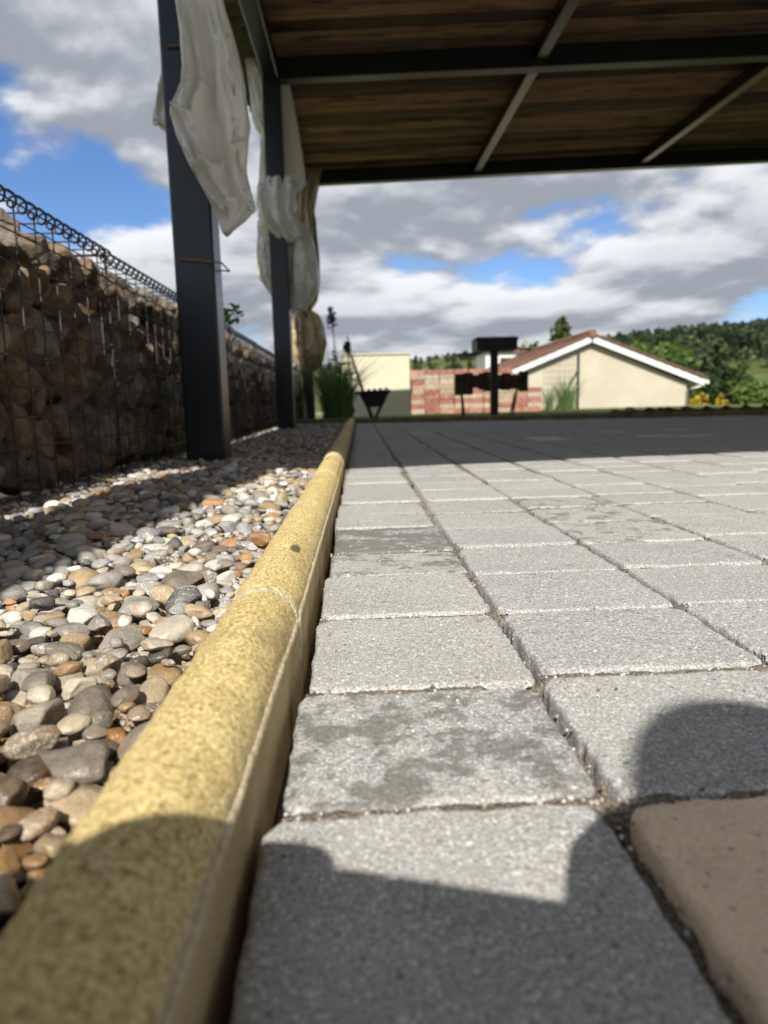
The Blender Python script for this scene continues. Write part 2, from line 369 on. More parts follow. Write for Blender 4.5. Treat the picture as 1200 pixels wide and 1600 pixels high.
def mat_tarp():
    t = NT('cream_tarpaulin', .30, .55); v = t.pos()
    c = t.ramp(t.noise(v, 5, 5, .6), [(.3, (.84, .81, .73)), (.7, (.91, .89, .83))])
    tint = t.attr('tan', 'OBJECT'); c = t.mix(tint, c, t.ramp(t.noise(v, 7, 5, .6), [(.3, (.42, .31, .17)), (.7, (.58, .46, .28))]))
    c = t.mix(t.math('MULTIPLY', t.rng(t.noise(t.mapv(v, (6, 6, 1)), 1.6, 5, .6), .54, .72), .22), c, (.42, .36, .26))
    nb = t.bump(t.noise(v, 22, 5, .6), .25, .01); m = t.done(c, nb)
    tr = t.n('ShaderNodeBsdfTranslucent'); t.L.new(c, tr.inputs[0]); mx = t.n('ShaderNodeMixShader'); mx.inputs[0].default_value = .22
    o = t.N['Material Output']; t.L.new(t.p.outputs[0], mx.inputs[1]); t.L.new(tr.outputs[0], mx.inputs[2]); t.L.new(mx.outputs[0], o.inputs[0]); return m
def mat_leaf(name, c, c2, trans=.35):
    t = NT(name, .6, .3); r = t.attr('tone'); cc = t.mix(r, c, c2); t.done(cc)
    tr = t.n('ShaderNodeBsdfTranslucent'); t.L.new(cc, tr.inputs[0]); mx = t.n('ShaderNodeMixShader'); mx.inputs[0].default_value = trans
    t.L.new(t.p.outputs[0], mx.inputs[1]); t.L.new(tr.outputs[0], mx.inputs[2]); t.L.new(mx.outputs[0], t.N['Material Output'].inputs[0]); return t.m
def mat_hill():
    t = NT('hill_fields', .95, .1); v = t.pos()
    vv = t.mapv(v, (1/95, 1/38, 0)); cell = t.vor(vv, 1.0, 'Color'); s = t.n('ShaderNodeSeparateColor'); t.L.new(cell, s.inputs[0])
    c = t.ramp(s.outputs[0], [(0, (.10, .12, .035)), (.3, (.15, .15, .055)), (.5, (.24, .20, .10)), (.7, (.11, .13, .045)), (.85, (.28, .24, .13))], 'CONSTANT')
    c = t.mix(t.rng(t.noise(v, .12, 5), .35, .7), t.mix(1, c, (.7, .72, .7), 'MULTIPLY'), c); return t.done(c)
def mat_render_wall(name, a, b):
    t = NT(name, .93, .2); v = t.pos(); c = t.mix(t.rng(t.noise(v, .9, 6, .6), .35, .7), a, b)
    st = t.rng(t.noise(t.mapv(v, (1.8, 1.8, .5)), 1.1, 5, .65), .58, .75); c = t.mix(t.math('MULTIPLY', st, .35), c, (.45, .38, .26))
    return t.done(c, t.bump(t.noise(v, 60, 4), .3, .004))
def mat_brick():
    t = NT('stacked_brick', .9, .2); v = t.pos(); r = t.orand()
    c = t.ramp(r, [(0, (.36, .15, .11)), (.2, (.42, .19, .14)), (.36, (.46, .36, .25)), (.5, (.52, .42, .30)), (.62, (.33, .14, .10)), (.78, (.48, .28, .20)), (.88, (.50, .41, .31))], 'CONSTANT')
    c = t.mix(t.rng(t.noise(v, 18, 5), .35, .7), t.mix(1, c, (.75, .75, .75), 'MULTIPLY'), t.mix(.15, c, (.6, .5, .4)))
    return t.done(c, t.bump(t.noise(v, 90, 4), .5, .004))
def mat_tile():
    t = NT('clay_roof_tile', .88, .2); v = t.pos(); r = t.orand()
    c = t.ramp(t.noise(v, 1.2, 6, .6), [(.3, (.17, .095, .068)), (.5, (.24, .135, .092)), (.7, (.29, .19, .14))]); c = t.mix(1, c, t.ramp(r, [(0, (.8, .8, .8)), (1, (1.15, 1.1, 1.1))]), 'MULTIPLY'); return t.done(c)

M = dict(paver=mat_paver(), kerb=mat_kerb(), peb1=mat_pebble('single'), peb2=mat_pebble('mass'), rock=mat_rock(), sand=mat_sand(), grit=mat_grit(), wood=mat_wood(), tarp=mat_tarp(),
         hill=mat_hill(), house=mat_render_wall('house_render', (.49, .44, .345), (.56, .51, .41)), wall=mat_render_wall('cream_wall_paint', (.64, .585, .43), (.68, .63, .48)), brick=mat_brick(), tile=mat_tile())
M['mortar'] = simple('pale_mortar', (.70, .62, .43), .95, .2, .3, 160, .8, 400)
M['kerbshade'] = simple('shade_brown_edging', (.19, .15, .075), .9, .2, .35, 14, .5, 90)  # far edging stones: the shade they stand in is put into the colour
M['steel'] = simple('anthracite_paint', (.012, .016, .020), .30, .5, .15, 6, .04, 60)
M['black'] = simple('black_iron', (.022, .022, .024), .55, .4, .3, 14, .2, 90)
M['wire'] = simple('galvanised_wire', (.055, .057, .058), .6, .35, .3, 60, 0, 40, 0)
M['soil'] = simple('garden_soil', (.09, .075, .05), .95, .2, .4, 12, .6, 60)
M['grass'] = simple('rough_grass', (.10, .13, .04), .95, .2, .4, 3, .4, 40)
M['white'] = simple('white_upvc', (.78, .78, .77), .4, .5, .05, 3)
M['bark'] = simple('bark', (.09, .065, .045), .95, .2, .35, 9, .6, 40)
M['darkwood'] = simple('charred_plank', (.06, .040, .028), .85, .25, .5, 12, .5, 40)
M['rope'] = simple('rusty_tie_wire', (.22, .12, .06), .8, .3, .3, 50)
M['sheet'] = simple('mossy_fibre_sheet', (.10, .08, .055), .9, .2, .45, 10, .5, 60)
M['edge'] = simple('dark_timber_edging', (.12, .085, .05), .9, .2, .4, 14, .4, 50)
M['metalcap'] = simple('nickel_eyelet', (.6, .6, .58), .25, .6, .1, 40, 0, 40, .9)
M['phone'] = simple('phone_shell', (.03, .03, .035), .3, .5, .1, 40)
M['skin'] = simple('skin', (.50, .31, .22), .55, .4, .1, 30)
M['hair'] = simple('brown_hair', (.05, .03, .02), .6, .4, .4, 120)
M['shirt'] = simple('navy_jumper', (.03, .04, .08), .9, .2, .2, 60, .3, 200)
M['jeans'] = simple('blue_denim', (.06, .09, .16), .9, .2, .25, 60, .3, 300)
M['leaf'] = mat_leaf('broad_leaf', (.06, .11, .022), (.17, .25, .055))
M['leafdark'] = mat_leaf('dark_leaf', (.018, .036, .012), (.06, .095, .03), .25)
M['woods'] = mat_leaf('woodland_leaf', (.025, .045, .02), (.085, .115, .05), .3)
M['needle'] = mat_leaf('conifer_needle', (.035, .06, .02), (.09, .12, .045), .2)
M['blade'] = mat_leaf('grass_blade', (.08, .15, .04), (.24, .34, .13), .4)
M['yellow'] = mat_leaf('golden_leaf', (.45, .31, .02), (.68, .50, .05))
M['purple'] = mat_leaf('mauve_petal', (.10, .06, .16), (.26, .18, .34))

# ================================================================== SETTING
# ---- terrain: terrace level near the patio, falling away, then hills
def hill_px(ax):      # ridge height above the horizon, as a slope, by bearing (tan of angle right of +Y)
    return np.interp(ax, [-3, -.6, .03, .12, .25, .4, .6, 1.0, 3], [.03, .035, .052, .060, .064, .062, .072, .074, .05])
def terrain(X, Y):
    X = np.asarray(X, float); Y = np.asarray(Y, float); D = np.hypot(X, Y); ax = np.where(Y > 1, X/np.maximum(Y, 1), np.sign(X)*3)
    near = -.16-1.9*np.clip((D-15)/6, 0, 1)**2*(3-2*np.clip((D-15)/6, 0, 1))
    t = np.clip((D-70)/300, 0, 1.25); t = np.minimum(t, 1.0)-np.maximum(t-1.0, 0)*.3
    hill = (hill_px(np.clip(ax, -3, 3))*370)*(t*t*(3-2*np.clip(t, 0, 1)))
    hill = hill+1.5*fbm(np.stack([X/60, Y/60, 0*X], -1), 5)*np.clip((D-60)/80, 0, 1)
    return near+np.where(Y > -40, hill, hill*.5)
def ground():
    rad = np.concatenate([[0], np.geomspace(1.5, 900, 90)]); na = 160; V = []; Fc = []
    for r in rad:
        a = np.linspace(0, 2*np.pi, na, endpoint=False); x = r*np.sin(a); y = 4+r*np.cos(a); V.append(np.stack([x, y, terrain(x, y)], -1))
    V = np.concatenate(V)
    for i in range(len(rad)-1):
        for k in range(na): Fc.append((i*na+k, i*na+(k+1) % na, (i+1)*na+(k+1) % na, (i+1)*na+k))
    o = mobj('ground', V, [f[::-1] for f in Fc], M['hill'], None, True); tag(o, kind='structure', label='fields and meadow ground rising to a wooded hill')
ground()

BACK = lambda X: 6.10-.17*X           # far edge of the paving
PX0, PX1, PY0 = -.047, 7.5, -1.6
# ---- patio: bedding sand with individual pavers
patio = mobj('patio', [(PX0-.002, PY0, -.06), (PX1, PY0, -.06), (PX1, BACK(PX1), -.06), (PX0-.002, BACK(PX0), -.06)], [(0, 1, 2, 3)], M['soil']); tag(patio, kind='structure', label='patio laid with tumbled grey concrete block pavers')
def paver_geo(L, W, n, seed, rr=.0040):
    def ax(l, n):
        s = np.linspace(0, 1, n+1); return l*(s-.62*np.sin(2*np.pi*s)/(2*np.pi))-l/2
    X, Y = np.meshgrid(ax(W, n), ax(L, n), indexing='ij'); P = np.stack([X, Y, 0*X], -1)
    hx, hy = W/2, L/2; cr = .013                       # rounded corners in plan
    qx = np.abs(X)-(hx-cr); qy = np.abs(Y)-(hy-cr)
    sd = np.hypot(np.maximum(qx, 0), np.maximum(qy, 0))+np.minimum(np.maximum(qx, qy), 0)-cr    # <0 inside
    over = np.maximum(sd, 0); ang = np.hypot(np.maximum(qx, 0), np.maximum(qy, 0))+1e-9
    k = np.where((qx > 0) & (qy > 0) & (over > 0), over/ang, 0); X = X-np.sign(X)*np.maximum(qx, 0)*k; Y = Y-np.sign(Y)*np.maximum(qy, 0)*k
    d = np.maximum(-sd, 0)
    if n > 8:
        e = fbm(np.stack([X*70, Y*70, 0*X+seed*3.1], -1), seed); r = rr*(1+.65*e)+.007*np.clip(fbm(np.stack([X*28, Y*28, 0*X+seed], -1), seed+9)-.25, 0, 1)
    else: r = rr
    u = np.clip(1-d/r, 0, 1); Z = -r*(1-np.sqrt(np.maximum(0, 1-u*u)))*.85
    if n > 8:
        Z = Z+.0011*fbm(np.stack([X*22, Y*22, 0*X+seed*7.7], -1), seed+3)
        if n > 24:
            rough = fbm(np.stack([X*330, Y*330, Z*330+seed], -1), seed+5, 2); Z = Z+rough*(.00032+.0011*np.clip(u*1.3, 0, 1))
            w = .0016*fbm(np.stack([X*120, Y*120, 0*X+seed], -1), seed+13)*(u > .2); X = X+w*np.sign(X)*(np.abs(X) > hx-.02); Y = Y+w*np.sign(Y)*(np.abs(Y) > hy-.02)
    V = np.stack([X, Y, Z], -1).reshape(-1, 3); i = np.arange((n+1)**2).reshape(n+1, n+1)
    Fc = np.stack([i[:-1, :-1], i[1:, :-1], i[1:, 1:], i[:-1, 1:]], -1).reshape(-1, 4).tolist()
    ring = list(i[:, 0])+list(i[-1, 1:])+list(i[-2::-1, -1])+list(i[0, -2:0:-1]); b = V[ring].copy(); b[:, 2] = -.05; o = len(V)
    V = np.concatenate([V, b]); m = len(ring)
    Fc += [(int(ring[k]), o+k, o+(k+1) % m, int(ring[(k+1) % m])) for k in range(m)]
    return V, Fc
def pavers():
    rowx = [(-.0385, .1043), (.1107, .2600)]
    while rowx[-1][1] < PX1-.16: a = rowx[-1][1]+.0062; rowx.append((a, a+.1508))
    jpx = {0: [(600, y) for y in (1262, 1076, 963, 898, 862, 824, 803, 785, 769, 754)], 1: [(1090, 1236), (1000, 1046), (900, 953), (880, 893), (860, 851), (850, 822), (800, 798), (790, 779), (770, 764)],
           2: [(1130, 940), (1080, 883), (1020, 845), (980, 812), (940, 790)]}
    out = []
    for i, (xa, xb) in enumerate(rowx):
        xc = (xa+xb)/2; J = sorted(atz(*q)[1] for q in jpx.get(i, []))
        if not J: J = [random.uniform(.2, .3)]
        while J[0] > PY0: J.insert(0, J[0]-random.choice((.12, .135, .15, .165)))
        while J[-1] < BACK(xc)-.16: J.append(J[-1]+random.choice((.12, .13, .14, .155, .165)))
        for a, b in zip(J[:-1], J[1:]):
            if b > BACK(xc): continue
            out.append([i, xa, xb, a, b])
    cand = []
    for q in out:
        x, y, k = project(((q[1]+q[2])/2, (q[3]+q[4])/2, 0)); A = (q[2]-q[1])*(q[4]-q[3])/max(k, .05)**3 if k > .05 and -300 < x < 1500 and y < 2300 else 0
        cand.append((A, q))
    cand.sort(key=lambda c: -c[0]); rest = []
    pool = {}
    for r, (A, (i, xa, xb, a, b)) in enumerate(cand):
        g = .0026 if i < 4 else .0028; W, L = xb-xa, b-a-g*2; yc = (a+b)/2; xc = (xa+xb)/2
        tz = random.uniform(-.0014, .0014); tilt = (random.uniform(-.006, .006), random.uniform(-.006, .006), random.uniform(-.008, .008))
        xx = xc+random.uniform(-.0012, .0012)
        if i == 0: xx += random.uniform(-.0025, .0025) if yc > .45 else (-.0045 if yc < .29 else -.0015)
        Mx = Matrix.Translation((xx, yc, tz)) @ Matrix(((1, 0, 0, 0), (.035, 1, 0, 0), (0, 0, 1, 0), (0, 0, 0, 1))) @ Euler(tilt).to_matrix().to_4x4()
        if r < 300 and A > 0:
            n = 72 if yc < .62 and xc < .5 else (44 if yc < .95 else (14 if yc < 1.6 else 7))
            if n == 7:
                key = (round(L, 3), round(W, 2)); me = pool.get(key)
                if me is None: me = pool[key] = make_mesh('paver', *paver_geo(L, W, 7, 1), M['paver'], True)
            else: me = make_mesh('paver', *paver_geo(L, W, n, r+1), M['paver'], True)
            o = link(bpy.data.objects.new('paver', me), patio, Mx)
            st = random.choice((0, 0, 0, .0, .12, .3)) if yc > 1.0 else 0.0
            o['tan'] = 0.0
            if i == 0 and .30 < yc < .40: st = .72; o['label'] = 'grey paver blotched with dark damp lichen'
            if i == 0 and .85 < yc < 1.0: st = 1.0
            if i == 0 and .72 < yc < .80: st = .55
            if i == 2 and .9 < yc < 1.2 and random.random() < .6: st = .5
            if i == 1 and yc < .283 and b > .25: o['tan'] = 1.0; o.location.z -= .0012; o['label'] = 'sandy brown paver among the grey ones'
            if yc > 3 and random.random() < .07: o['tan'] = .8
            o['stain'] = st
        else: rest.append((L, W, Mx))
    b = MB(); G = paver_geo(1, 1, 1, 0)
    for L, W, Mx in rest:
        V, Fc = bevbox((W/2, L/2, .025), .004); V = V-np.array([0, 0, .025]); b.add(V@np.array(Mx.to_3x3()).T+np.array(Mx.translation), Fc)
    o = b.build('paver_field', M['paver'], patio); tag(o, kind='stuff'); o['stain'] = 0.0; o['tan'] = 0.0
    return [c[1] for c in cand if c[0] > 0][:190]
NEAR = pavers()
def sand_bed():
    xs = np.arange(PX0, 1.3, .0030); ys = np.arange(.12, 1.5, .0026)
    X, Y = np.meshgrid(xs, ys, indexing='ij'); P = np.stack([X, Y, 0*X], -1)
    Z = -.0135+.0045*fbm(P*60, 3)+.0025*fbm(P*260, 8)-.010*np.clip(fbm(P*14, 21)-.12, 0, .5)*2
    for i, xa, xb, a, b in NEAR:             # sand swept into the joints between blocks, with washed-out holes
        for yj in (a, b):
            if yj > 1.52: continue
            ix = np.where((xs > xa-.004) & (xs < xb+.004))[0]; iy = np.where(np.abs(ys-yj) < .014)[0]
            if len(ix) == 0 or len(iy) == 0: continue
            sl = np.ix_(ix, iy); PP = P[sl]; dy = PP[..., 1]-(yj+.035*(PP[..., 0]-(xa+xb)/2))
            fill = -.0022+.0014*fbm(PP*150, 31)-.007*np.clip(fbm(PP*22, 33)-.32, 0, .4)*3
            w = np.clip(1.6-np.abs(dy)/.006, 0, 1); Z[sl] = Z[sl]*(1-w)+np.maximum(fill, Z[sl])*w
    Z = np.where(X < PX0+.008, -.03, Z)
    nx, ny = X.shape; V = np.stack([X, Y, Z], -1).reshape(-1, 3); i = np.arange(nx*ny).reshape(nx, ny)
    Fc = np.stack([i[:-1, :-1], i[1:, :-1], i[1:, 1:], i[:-1, 1:]], -1).reshape(-1, 4)
    tag(mobj('joint_sand', V, Fc, M['sand'], patio, True), kind='stuff')
    b = MB(); z = -.0028
    b.add([(PX0, PY0, z), (PX1, PY0, z), (PX1, .12, z), (PX0, .12, z)], [(0, 1, 2, 3)])
    b.add([(1.298, .12, z), (PX1, .12, z), (PX1, 1.5, z), (1.298, 1.5, z)], [(0, 1, 2, 3)])
    b.add([(PX0, 1.498, z), (PX1, 1.498, z), (PX1, BACK(PX1), z), (PX0, BACK(PX0), z)], [(0, 1, 2, 3)])
    tag(b.build('joint_sand', M['sand'], patio), kind='stuff')
sand_bed()
def scatter_mesh(name, shapes, T, mat, parent, smooth=True):
    """joins many small stones: T = list of (shape index, 3x3 matrix, position, tone)"""
    Vs, Fs, tn, o = [], [], [], 0
    for si, A, p, t in T:
        V, Fc = shapes[si]; Vs.append(V@A.T+p); Fs.append(np.asarray(Fc)+o); o += len(V); tn.append(np.full(len(Fc), t))
    V = np.concatenate(Vs); Fc = np.concatenate(Fs); me = bpy.data.meshes.new(name)
    me.vertices.add(len(V)); me.vertices.foreach_set('co', V.astype(np.float32).ravel())
    k = Fc.shape[1]; me.loops.add(Fc.size); me.loops.foreach_set('vertex_index', Fc.astype(np.int32).ravel()); me.polygons.add(len(Fc))
    me.polygons.foreach_set('loop_start', np.arange(0, Fc.size, k, dtype=np.int32)); me.polygons.foreach_set('use_smooth', np.full(len(Fc), smooth))
    a = me.attributes.new('tone', 'FLOAT', 'FACE'); a.data.foreach_set('value', np.concatenate(tn).astype(np.float32))
    me.materials.append(mat); me.update(calc_edges=True); me.validate()
    return link(bpy.data.objects.new(name, me), parent)
def grit():
    sh = []
    for k in range(6):
        V, Fc = ICO[1]; sh.append((V*(1+.28*vnoise(V*1.7+k*5, k))[:, None], Fc))
    T = []
    for i, xa, xb, a, b in NEAR:
        if a > 1.25: continue
        n = int(44/(.35+a)); 
        for _ in range(n):
            if random.random() < .80: x = random.uniform(xa, xb); y = a+random.gauss(0, .0028); 
            else: x = xb+random.uniform(.0, .005); y = random.uniform(a, b)
            z = -.0020+random.uniform(-.0015, .0012); r = random.choice((.0006, .0008, .0010, .0010, .0014))*random.uniform(.75, 1.2)
            if x > xb: z -= .006
            A = rotm(*[random.uniform(0, 6.3) for _ in range(3)])*np.array([r, r*.8, r*.7]); T.append((random.randrange(6), A, np.array([x, y+.035*(x-(xa+xb)/2), z]), random.random()))
    for _ in range(260):
        y = random.uniform(.2, 1.3); x = random.uniform(-.03, .1+.5*y); r = random.uniform(.0004, .0010); A = rotm(*[random.uniform(0, 6.3) for _ in range(3)])*r
        T.append((random.randrange(6), A, np.array([x, y, .0006]), random.random()))
    tag(scatter_mesh('joint_grit', sh, T, M['grit'], patio), kind='stuff')
grit()

# ---- kerb of half-round edging stones
def kerb_geo(L, ny, seed, hero):
    a = np.linspace(0, math.pi, 33 if hero else 13)
    prof = [(-.025, -.07), (-.025, -.02)]+[(-.025*math.cos(t), .038+.0248*math.sin(t)) for t in a[:-1]]+[(.0222, .0405), (.0230, .0420), (.0254, .0421), (.0264, .0405), (.0264, .0375), (.0258, .02), (.0255, .0), (.0255, -.07)]
    P = np.array(prof); ys = np.linspace(0, L, ny+1); n = len(P)
    V = np.zeros((ny+1, n, 3)); V[:, :, 0] = P[None, :, 0]; V[:, :, 2] = P[None, :, 1]; V[:, :, 1] = ys[:, None]
    dome = np.exp(-((P[:, 1]-.055)/.016)**2)[None, :]*np.ones((ny+1, 1))
    if hero:
        w = fbm(V*np.array([320, 320, 320])+seed, seed, 2); w2 = fbm(V*38+seed, seed+4, 3)
        nrm = np.stack([P[:, 0], 0*P[:, 0], np.maximum(P[:, 1]-.038, 0)], -1); nrm /= (np.linalg.norm(nrm, axis=1, keepdims=True)+1e-9)
        V += nrm[None]*((w*.00085+w2*.0013)*dome)[..., None]
        lip = np.abs(P[:, 1]-.040) < .0025; lip = (lip & (P[:, 0] > .02))[None, :]
        V[..., 0] += lip*(fbm(np.stack([0*V[..., 1]+seed, V[..., 1]*60, 0*V[..., 1]], -1), seed+2)*.0009); V[..., 2] += lip*fbm(np.stack([0*V[..., 1]+seed+7, V[..., 1]*90, 0*V[..., 1]], -1), seed+6)*.0009
    e = np.minimum(ys, L-ys); rd = .0035*np.clip(1-e/.005, 0, 1)**2
    V[..., 2] -= rd[:, None]*(P[:, 1] > .03)[None]; V[..., 0] *= (1-rd*3)[:, None]
    V = V.reshape(-1, 3); Fc = []
    for i in range(ny):
        for k in range(n-1): Fc.append((i*n+k, i*n+k+1, (i+1)*n+k+1, (i+1)*n+k))
    Fc.append(tuple(range(n))[::-1]); Fc.append(tuple(ny*n+k for k in range(n)))
    return V, [f[::-1] for f in Fc]
kerb = empty('kerb', (-.067, 0, 0)); tag(kerb, kind='structure', label='buff round-topped concrete edging around the patio')
y = -1.675; k = 0; shared = make_mesh('edging_stone', *kerb_geo(.428, 10, 1, False), M['kerb'], True)
while y < BACK(-.07)-.1:
    hero = -.1 < y < 1.2
    me = make_mesh('edging_stone', *kerb_geo(.4285, 170, k+3, True), M['kerb'], True) if hero else shared
    if hero:
        co = np.array([v.co for v in me.vertices]); la = me.attributes.new('lip', 'FLOAT', 'POINT'); la.data.foreach_set('value', ((co[:, 2] > .0385) & (co[:, 2] < .0445) & (co[:, 0] > .0215)).astype(np.float32))
    dz = {4: 0, 5: .0005, 6: -.0009}.get(k, random.uniform(-.001, .001))
    near = abs(y-.045) < .01
    link(bpy.data.objects.new('edging_stone', me), kerb, Matrix.Translation((-.0715+(-.0070 if near else random.uniform(-.0007, .0007)), y, dz-.013)) @ Euler((0, 0, -.0163 if near else random.uniform(-.0025, .0025))).to_matrix().to_4x4())
    if .3 < y < 2.2:
        mj = mobj('mortar_joint', *kerb_geo(.0125, 14, k+50, True), M['mortar'], kerb, True, Matrix.Translation((-.0713, y-.0072, -.0124)) @ Matrix.Diagonal((1.014, 1, 1, 1)))
    y += .430; k += 1
kd = math.atan(.17); x = -.62; shared = make_mesh('edging_stone', *kerb_geo(.428, 10, 1, False), M['kerbshade'], True)
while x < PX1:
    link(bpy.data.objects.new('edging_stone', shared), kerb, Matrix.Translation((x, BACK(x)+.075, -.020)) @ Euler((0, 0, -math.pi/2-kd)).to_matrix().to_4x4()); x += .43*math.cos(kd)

# ---- gravel strip
gravel = mobj('gravel_bed', [(-1.1, -1.6, -.05), (-.094, -1.6, -.05), (-.094, 6.2, -.05), (-1.1, 6.35, -.05)], [(0, 1, 2, 3)], M['soil']); tag(gravel, kind='structure', label='strip of mixed river pebbles between gabion wall and kerb')
def pebble_shapes(level, n):
    out = []
    for k in range(n):
        V, Fc = ICO[level]; p = 1.0 if k % 4 else .72
        W = np.sign(V)*np.abs(V)**p
        if k % 4 == 0: W = W/np.abs(W).max(0)
        for q in range(4 if k % 3 else 9):
            nr = np.random.default_rng(k*31+q).normal(size=3); nr /= np.linalg.norm(nr); dd = W@nr; lim = np.random.default_rng(k*77+q).uniform(.48, .84) if k % 3 == 0 else np.random.default_rng(k*77+q).uniform(.62, .86); W = W-np.maximum(dd-lim, 0)[:, None]*nr*(.95 if k % 3 == 0 else .6)
        W = W*(1+.13*fbm(V*1.3+k*9.1, k)[:, None]); 
        if level > 2: W = W*(1+.02*fbm(V*5+k, k+3)[:, None])
        out.append((W, Fc))
    return out
SH3, SH2, SH1 = pebble_shapes(3, 24), pebble_shapes(2, 24), pebble_shapes(1, 24)
def pebbles():
    g = .0025; x0, x1, y0, y1 = -.70, -.098, .05, 2.25
    nx, ny = int((x1-x0)/g), int((y1-y0)/g); hm = np.full((nx, ny), -.030); own = np.full((nx, ny), -1, np.int32)
    P = []; R = random.Random(3)
    for it in range(15000):
        a = min(.0195, max(.0040, R.lognormvariate(math.log(.0080), .50))); b = a*R.uniform(.55, .92); c = a*R.uniform(.34, .62); yaw = R.uniform(0, math.pi); cs, sn = math.cos(yaw), math.sin(yaw)
        best = None
        for _ in range(4):
            px, py = R.uniform(x0+.01, x1-a*.8), R.uniform(y0+.02, y1-.02)
            i0, i1 = max(0, int((px-a-x0)/g)), min(nx, int((px+a-x0)/g)+1); j0, j1 = max(0, int((py-a-y0)/g)), min(ny, int((py+a-y0)/g)+1)
            gx = (x0+(np.arange(i0, i1)+.5)*g-px)[:, None]; gy = (y0+(np.arange(j0, j1)+.5)*g-py)[None]
            rho = ((gx*cs+gy*sn)/a)**2+((-gx*sn+gy*cs)/b)**2; ok = rho < .95
            if not ok.any(): continue
            pr = c*np.sqrt(np.clip(1-rho, 0, 1)); zc = np.max(np.where(ok, hm[i0:i1, j0:j1]+pr*.72, -9))
            if best is None or zc < best[0]: best = (zc, px, py, i0, i1, j0, j1, ok, pr)
        if best is None: continue
        zc, px, py, i0, i1, j0, j1, ok, pr = best
        lim = .006 if px < -.13 else .000
        if zc > lim: continue
        up = ok & (zc+pr > hm[i0:i1, j0:j1]); sub = hm[i0:i1, j0:j1]; sub[up] = (zc+pr)[up]; own[i0:i1, j0:j1][up] = len(P)
        P.append((px, py, zc, a, b, c, yaw))
    cnt = np.bincount(own[own >= 0].ravel(), minlength=len(P)); S = []
    for i, (px, py, zc, a, b, c, yaw) in enumerate(P):
        x, y, k = project((px, py, zc)); vis = cnt[i]*g*g; inside = -25 < x < 1225 and y < 1625
        S.append((vis/max(k, .1)**2.4*(1 if inside else .02), i))
    S.sort(reverse=True); T = []
    meshes = [make_mesh('pebble', V, Fc, M['peb1'], True) for V, Fc in SH3]
    for r, (s, i) in enumerate(S):
        px, py, zc, a, b, c, yaw = P[i]
        if cnt[i] == 0: continue
        si = R.randrange(24); E3 = Euler((R.gauss(0, .16), R.gauss(0, .16), yaw))
        if r < 300:
            Mx = Matrix.Translation((px, py, zc)) @ E3.to_matrix().to_4x4() @ Matrix.Diagonal((a*1.06, b*1.06, c*1.10, 1)); link(bpy.data.objects.new('pebble', meshes[si]), gravel, Mx)
        else:
            A = np.array(E3.to_matrix())*np.array([a, b, c])*1.08; lv = 0 if (s > S[1500][0]) else 24; T.append((si+lv, A, np.array([px, py, zc]), R.random()))
    tag(scatter_mesh('pebbles', SH2+[(SH1[i][0], SH1[i][1]) for i in range(24)], T, M['peb2'], gravel), kind='stuff')
    T = []
    for _ in range(9000):
        a = R.uniform(.007, .014); py = R.uniform(2.22, 6.25) if R.random() < .9 else R.uniform(-1.5, .08); px = R.uniform(-.74, -.098)
        A = rotm(R.gauss(0, .2), R.gauss(0, .2), R.uniform(0, 3.14))*np.array([a, a*R.uniform(.6, .9), a*R.uniform(.45, .7)]); T.append((R.randrange(24), A, np.array([px, py, R.uniform(-.018, .005)]), R.random()))
    tag(scatter_mesh('pebbles', SH1, T, M['peb2'], gravel), kind='stuff')
    mobj('gravel_fill', [(-.9, -1.6, -.014), (-.094, -1.6, -.014), (-.094, .06, -.014), (-.9, .06, -.014), (-.9, 2.2, -.014), (-.094, 2.2, -.014), (-.094, 6.15, -.014), (-.9, 6.3, -.014)], [(0, 1, 2, 3), (4, 5, 6, 7)], M['soil'], gravel)
pebbles()

# ---- planting ground beyond the kerb
tag(mobj('garden_border', [(-3, 6.33, -.03), (8.5, 4.85, -.03), (10, 13.2, -.03), (-4, 13.2, -.03)], [(0, 1, 2, 3)], M['grass']), kind='structure', label='rough grassy ground behind the patio')

# ================================================================== THINGS
# ---- gabion wall: wire baskets filled with rubble
def rock_shapes(n):
    out = []
    for k in range(n):
        V, Fc = ICO[3]; W = np.sign(V)*np.abs(V)**.85
        for q in range(14):
            rg = np.random.default_rng(k*131+q); nr = rg.normal(size=3); nr /= np.linalg.norm(nr); dd = W@nr; W = W-np.maximum(dd-rg.uniform(.45, .85), 0)[:, None]*nr*.96
        W = W*(1+.14*fbm(V*1.6+k*3.7, k)[:, None]+.05*fbm(V*5+k, k+2)[:, None]); W = W/np.abs(W).max(0); out.append((W, Fc))
    return out
RK = rock_shapes(14); RKM = [make_mesh('rock', V, Fc, M['rock'], True) for V, Fc in RK]
GH, GD, GL = .575, .34, .95
def helix(b, a, c, r, turns, wr=.0019, n=10):
    a = Vector(a); c = Vector(c); d = (c-a); l = d.length; d.normalize(); u = d.cross(Vector((0, 0, 1))) if abs(d.z) < .9 else d.cross(Vector((0, 1, 0))); u.normalize(); w = d.cross(u); m = int(turns*n)
    b.tube([a+d*(l*i/m)+(u*math.cos(2*math.pi*i/n)+w*math.sin(2*math.pi*i/n))*r for i in range(m+1)], wr, 5, False)
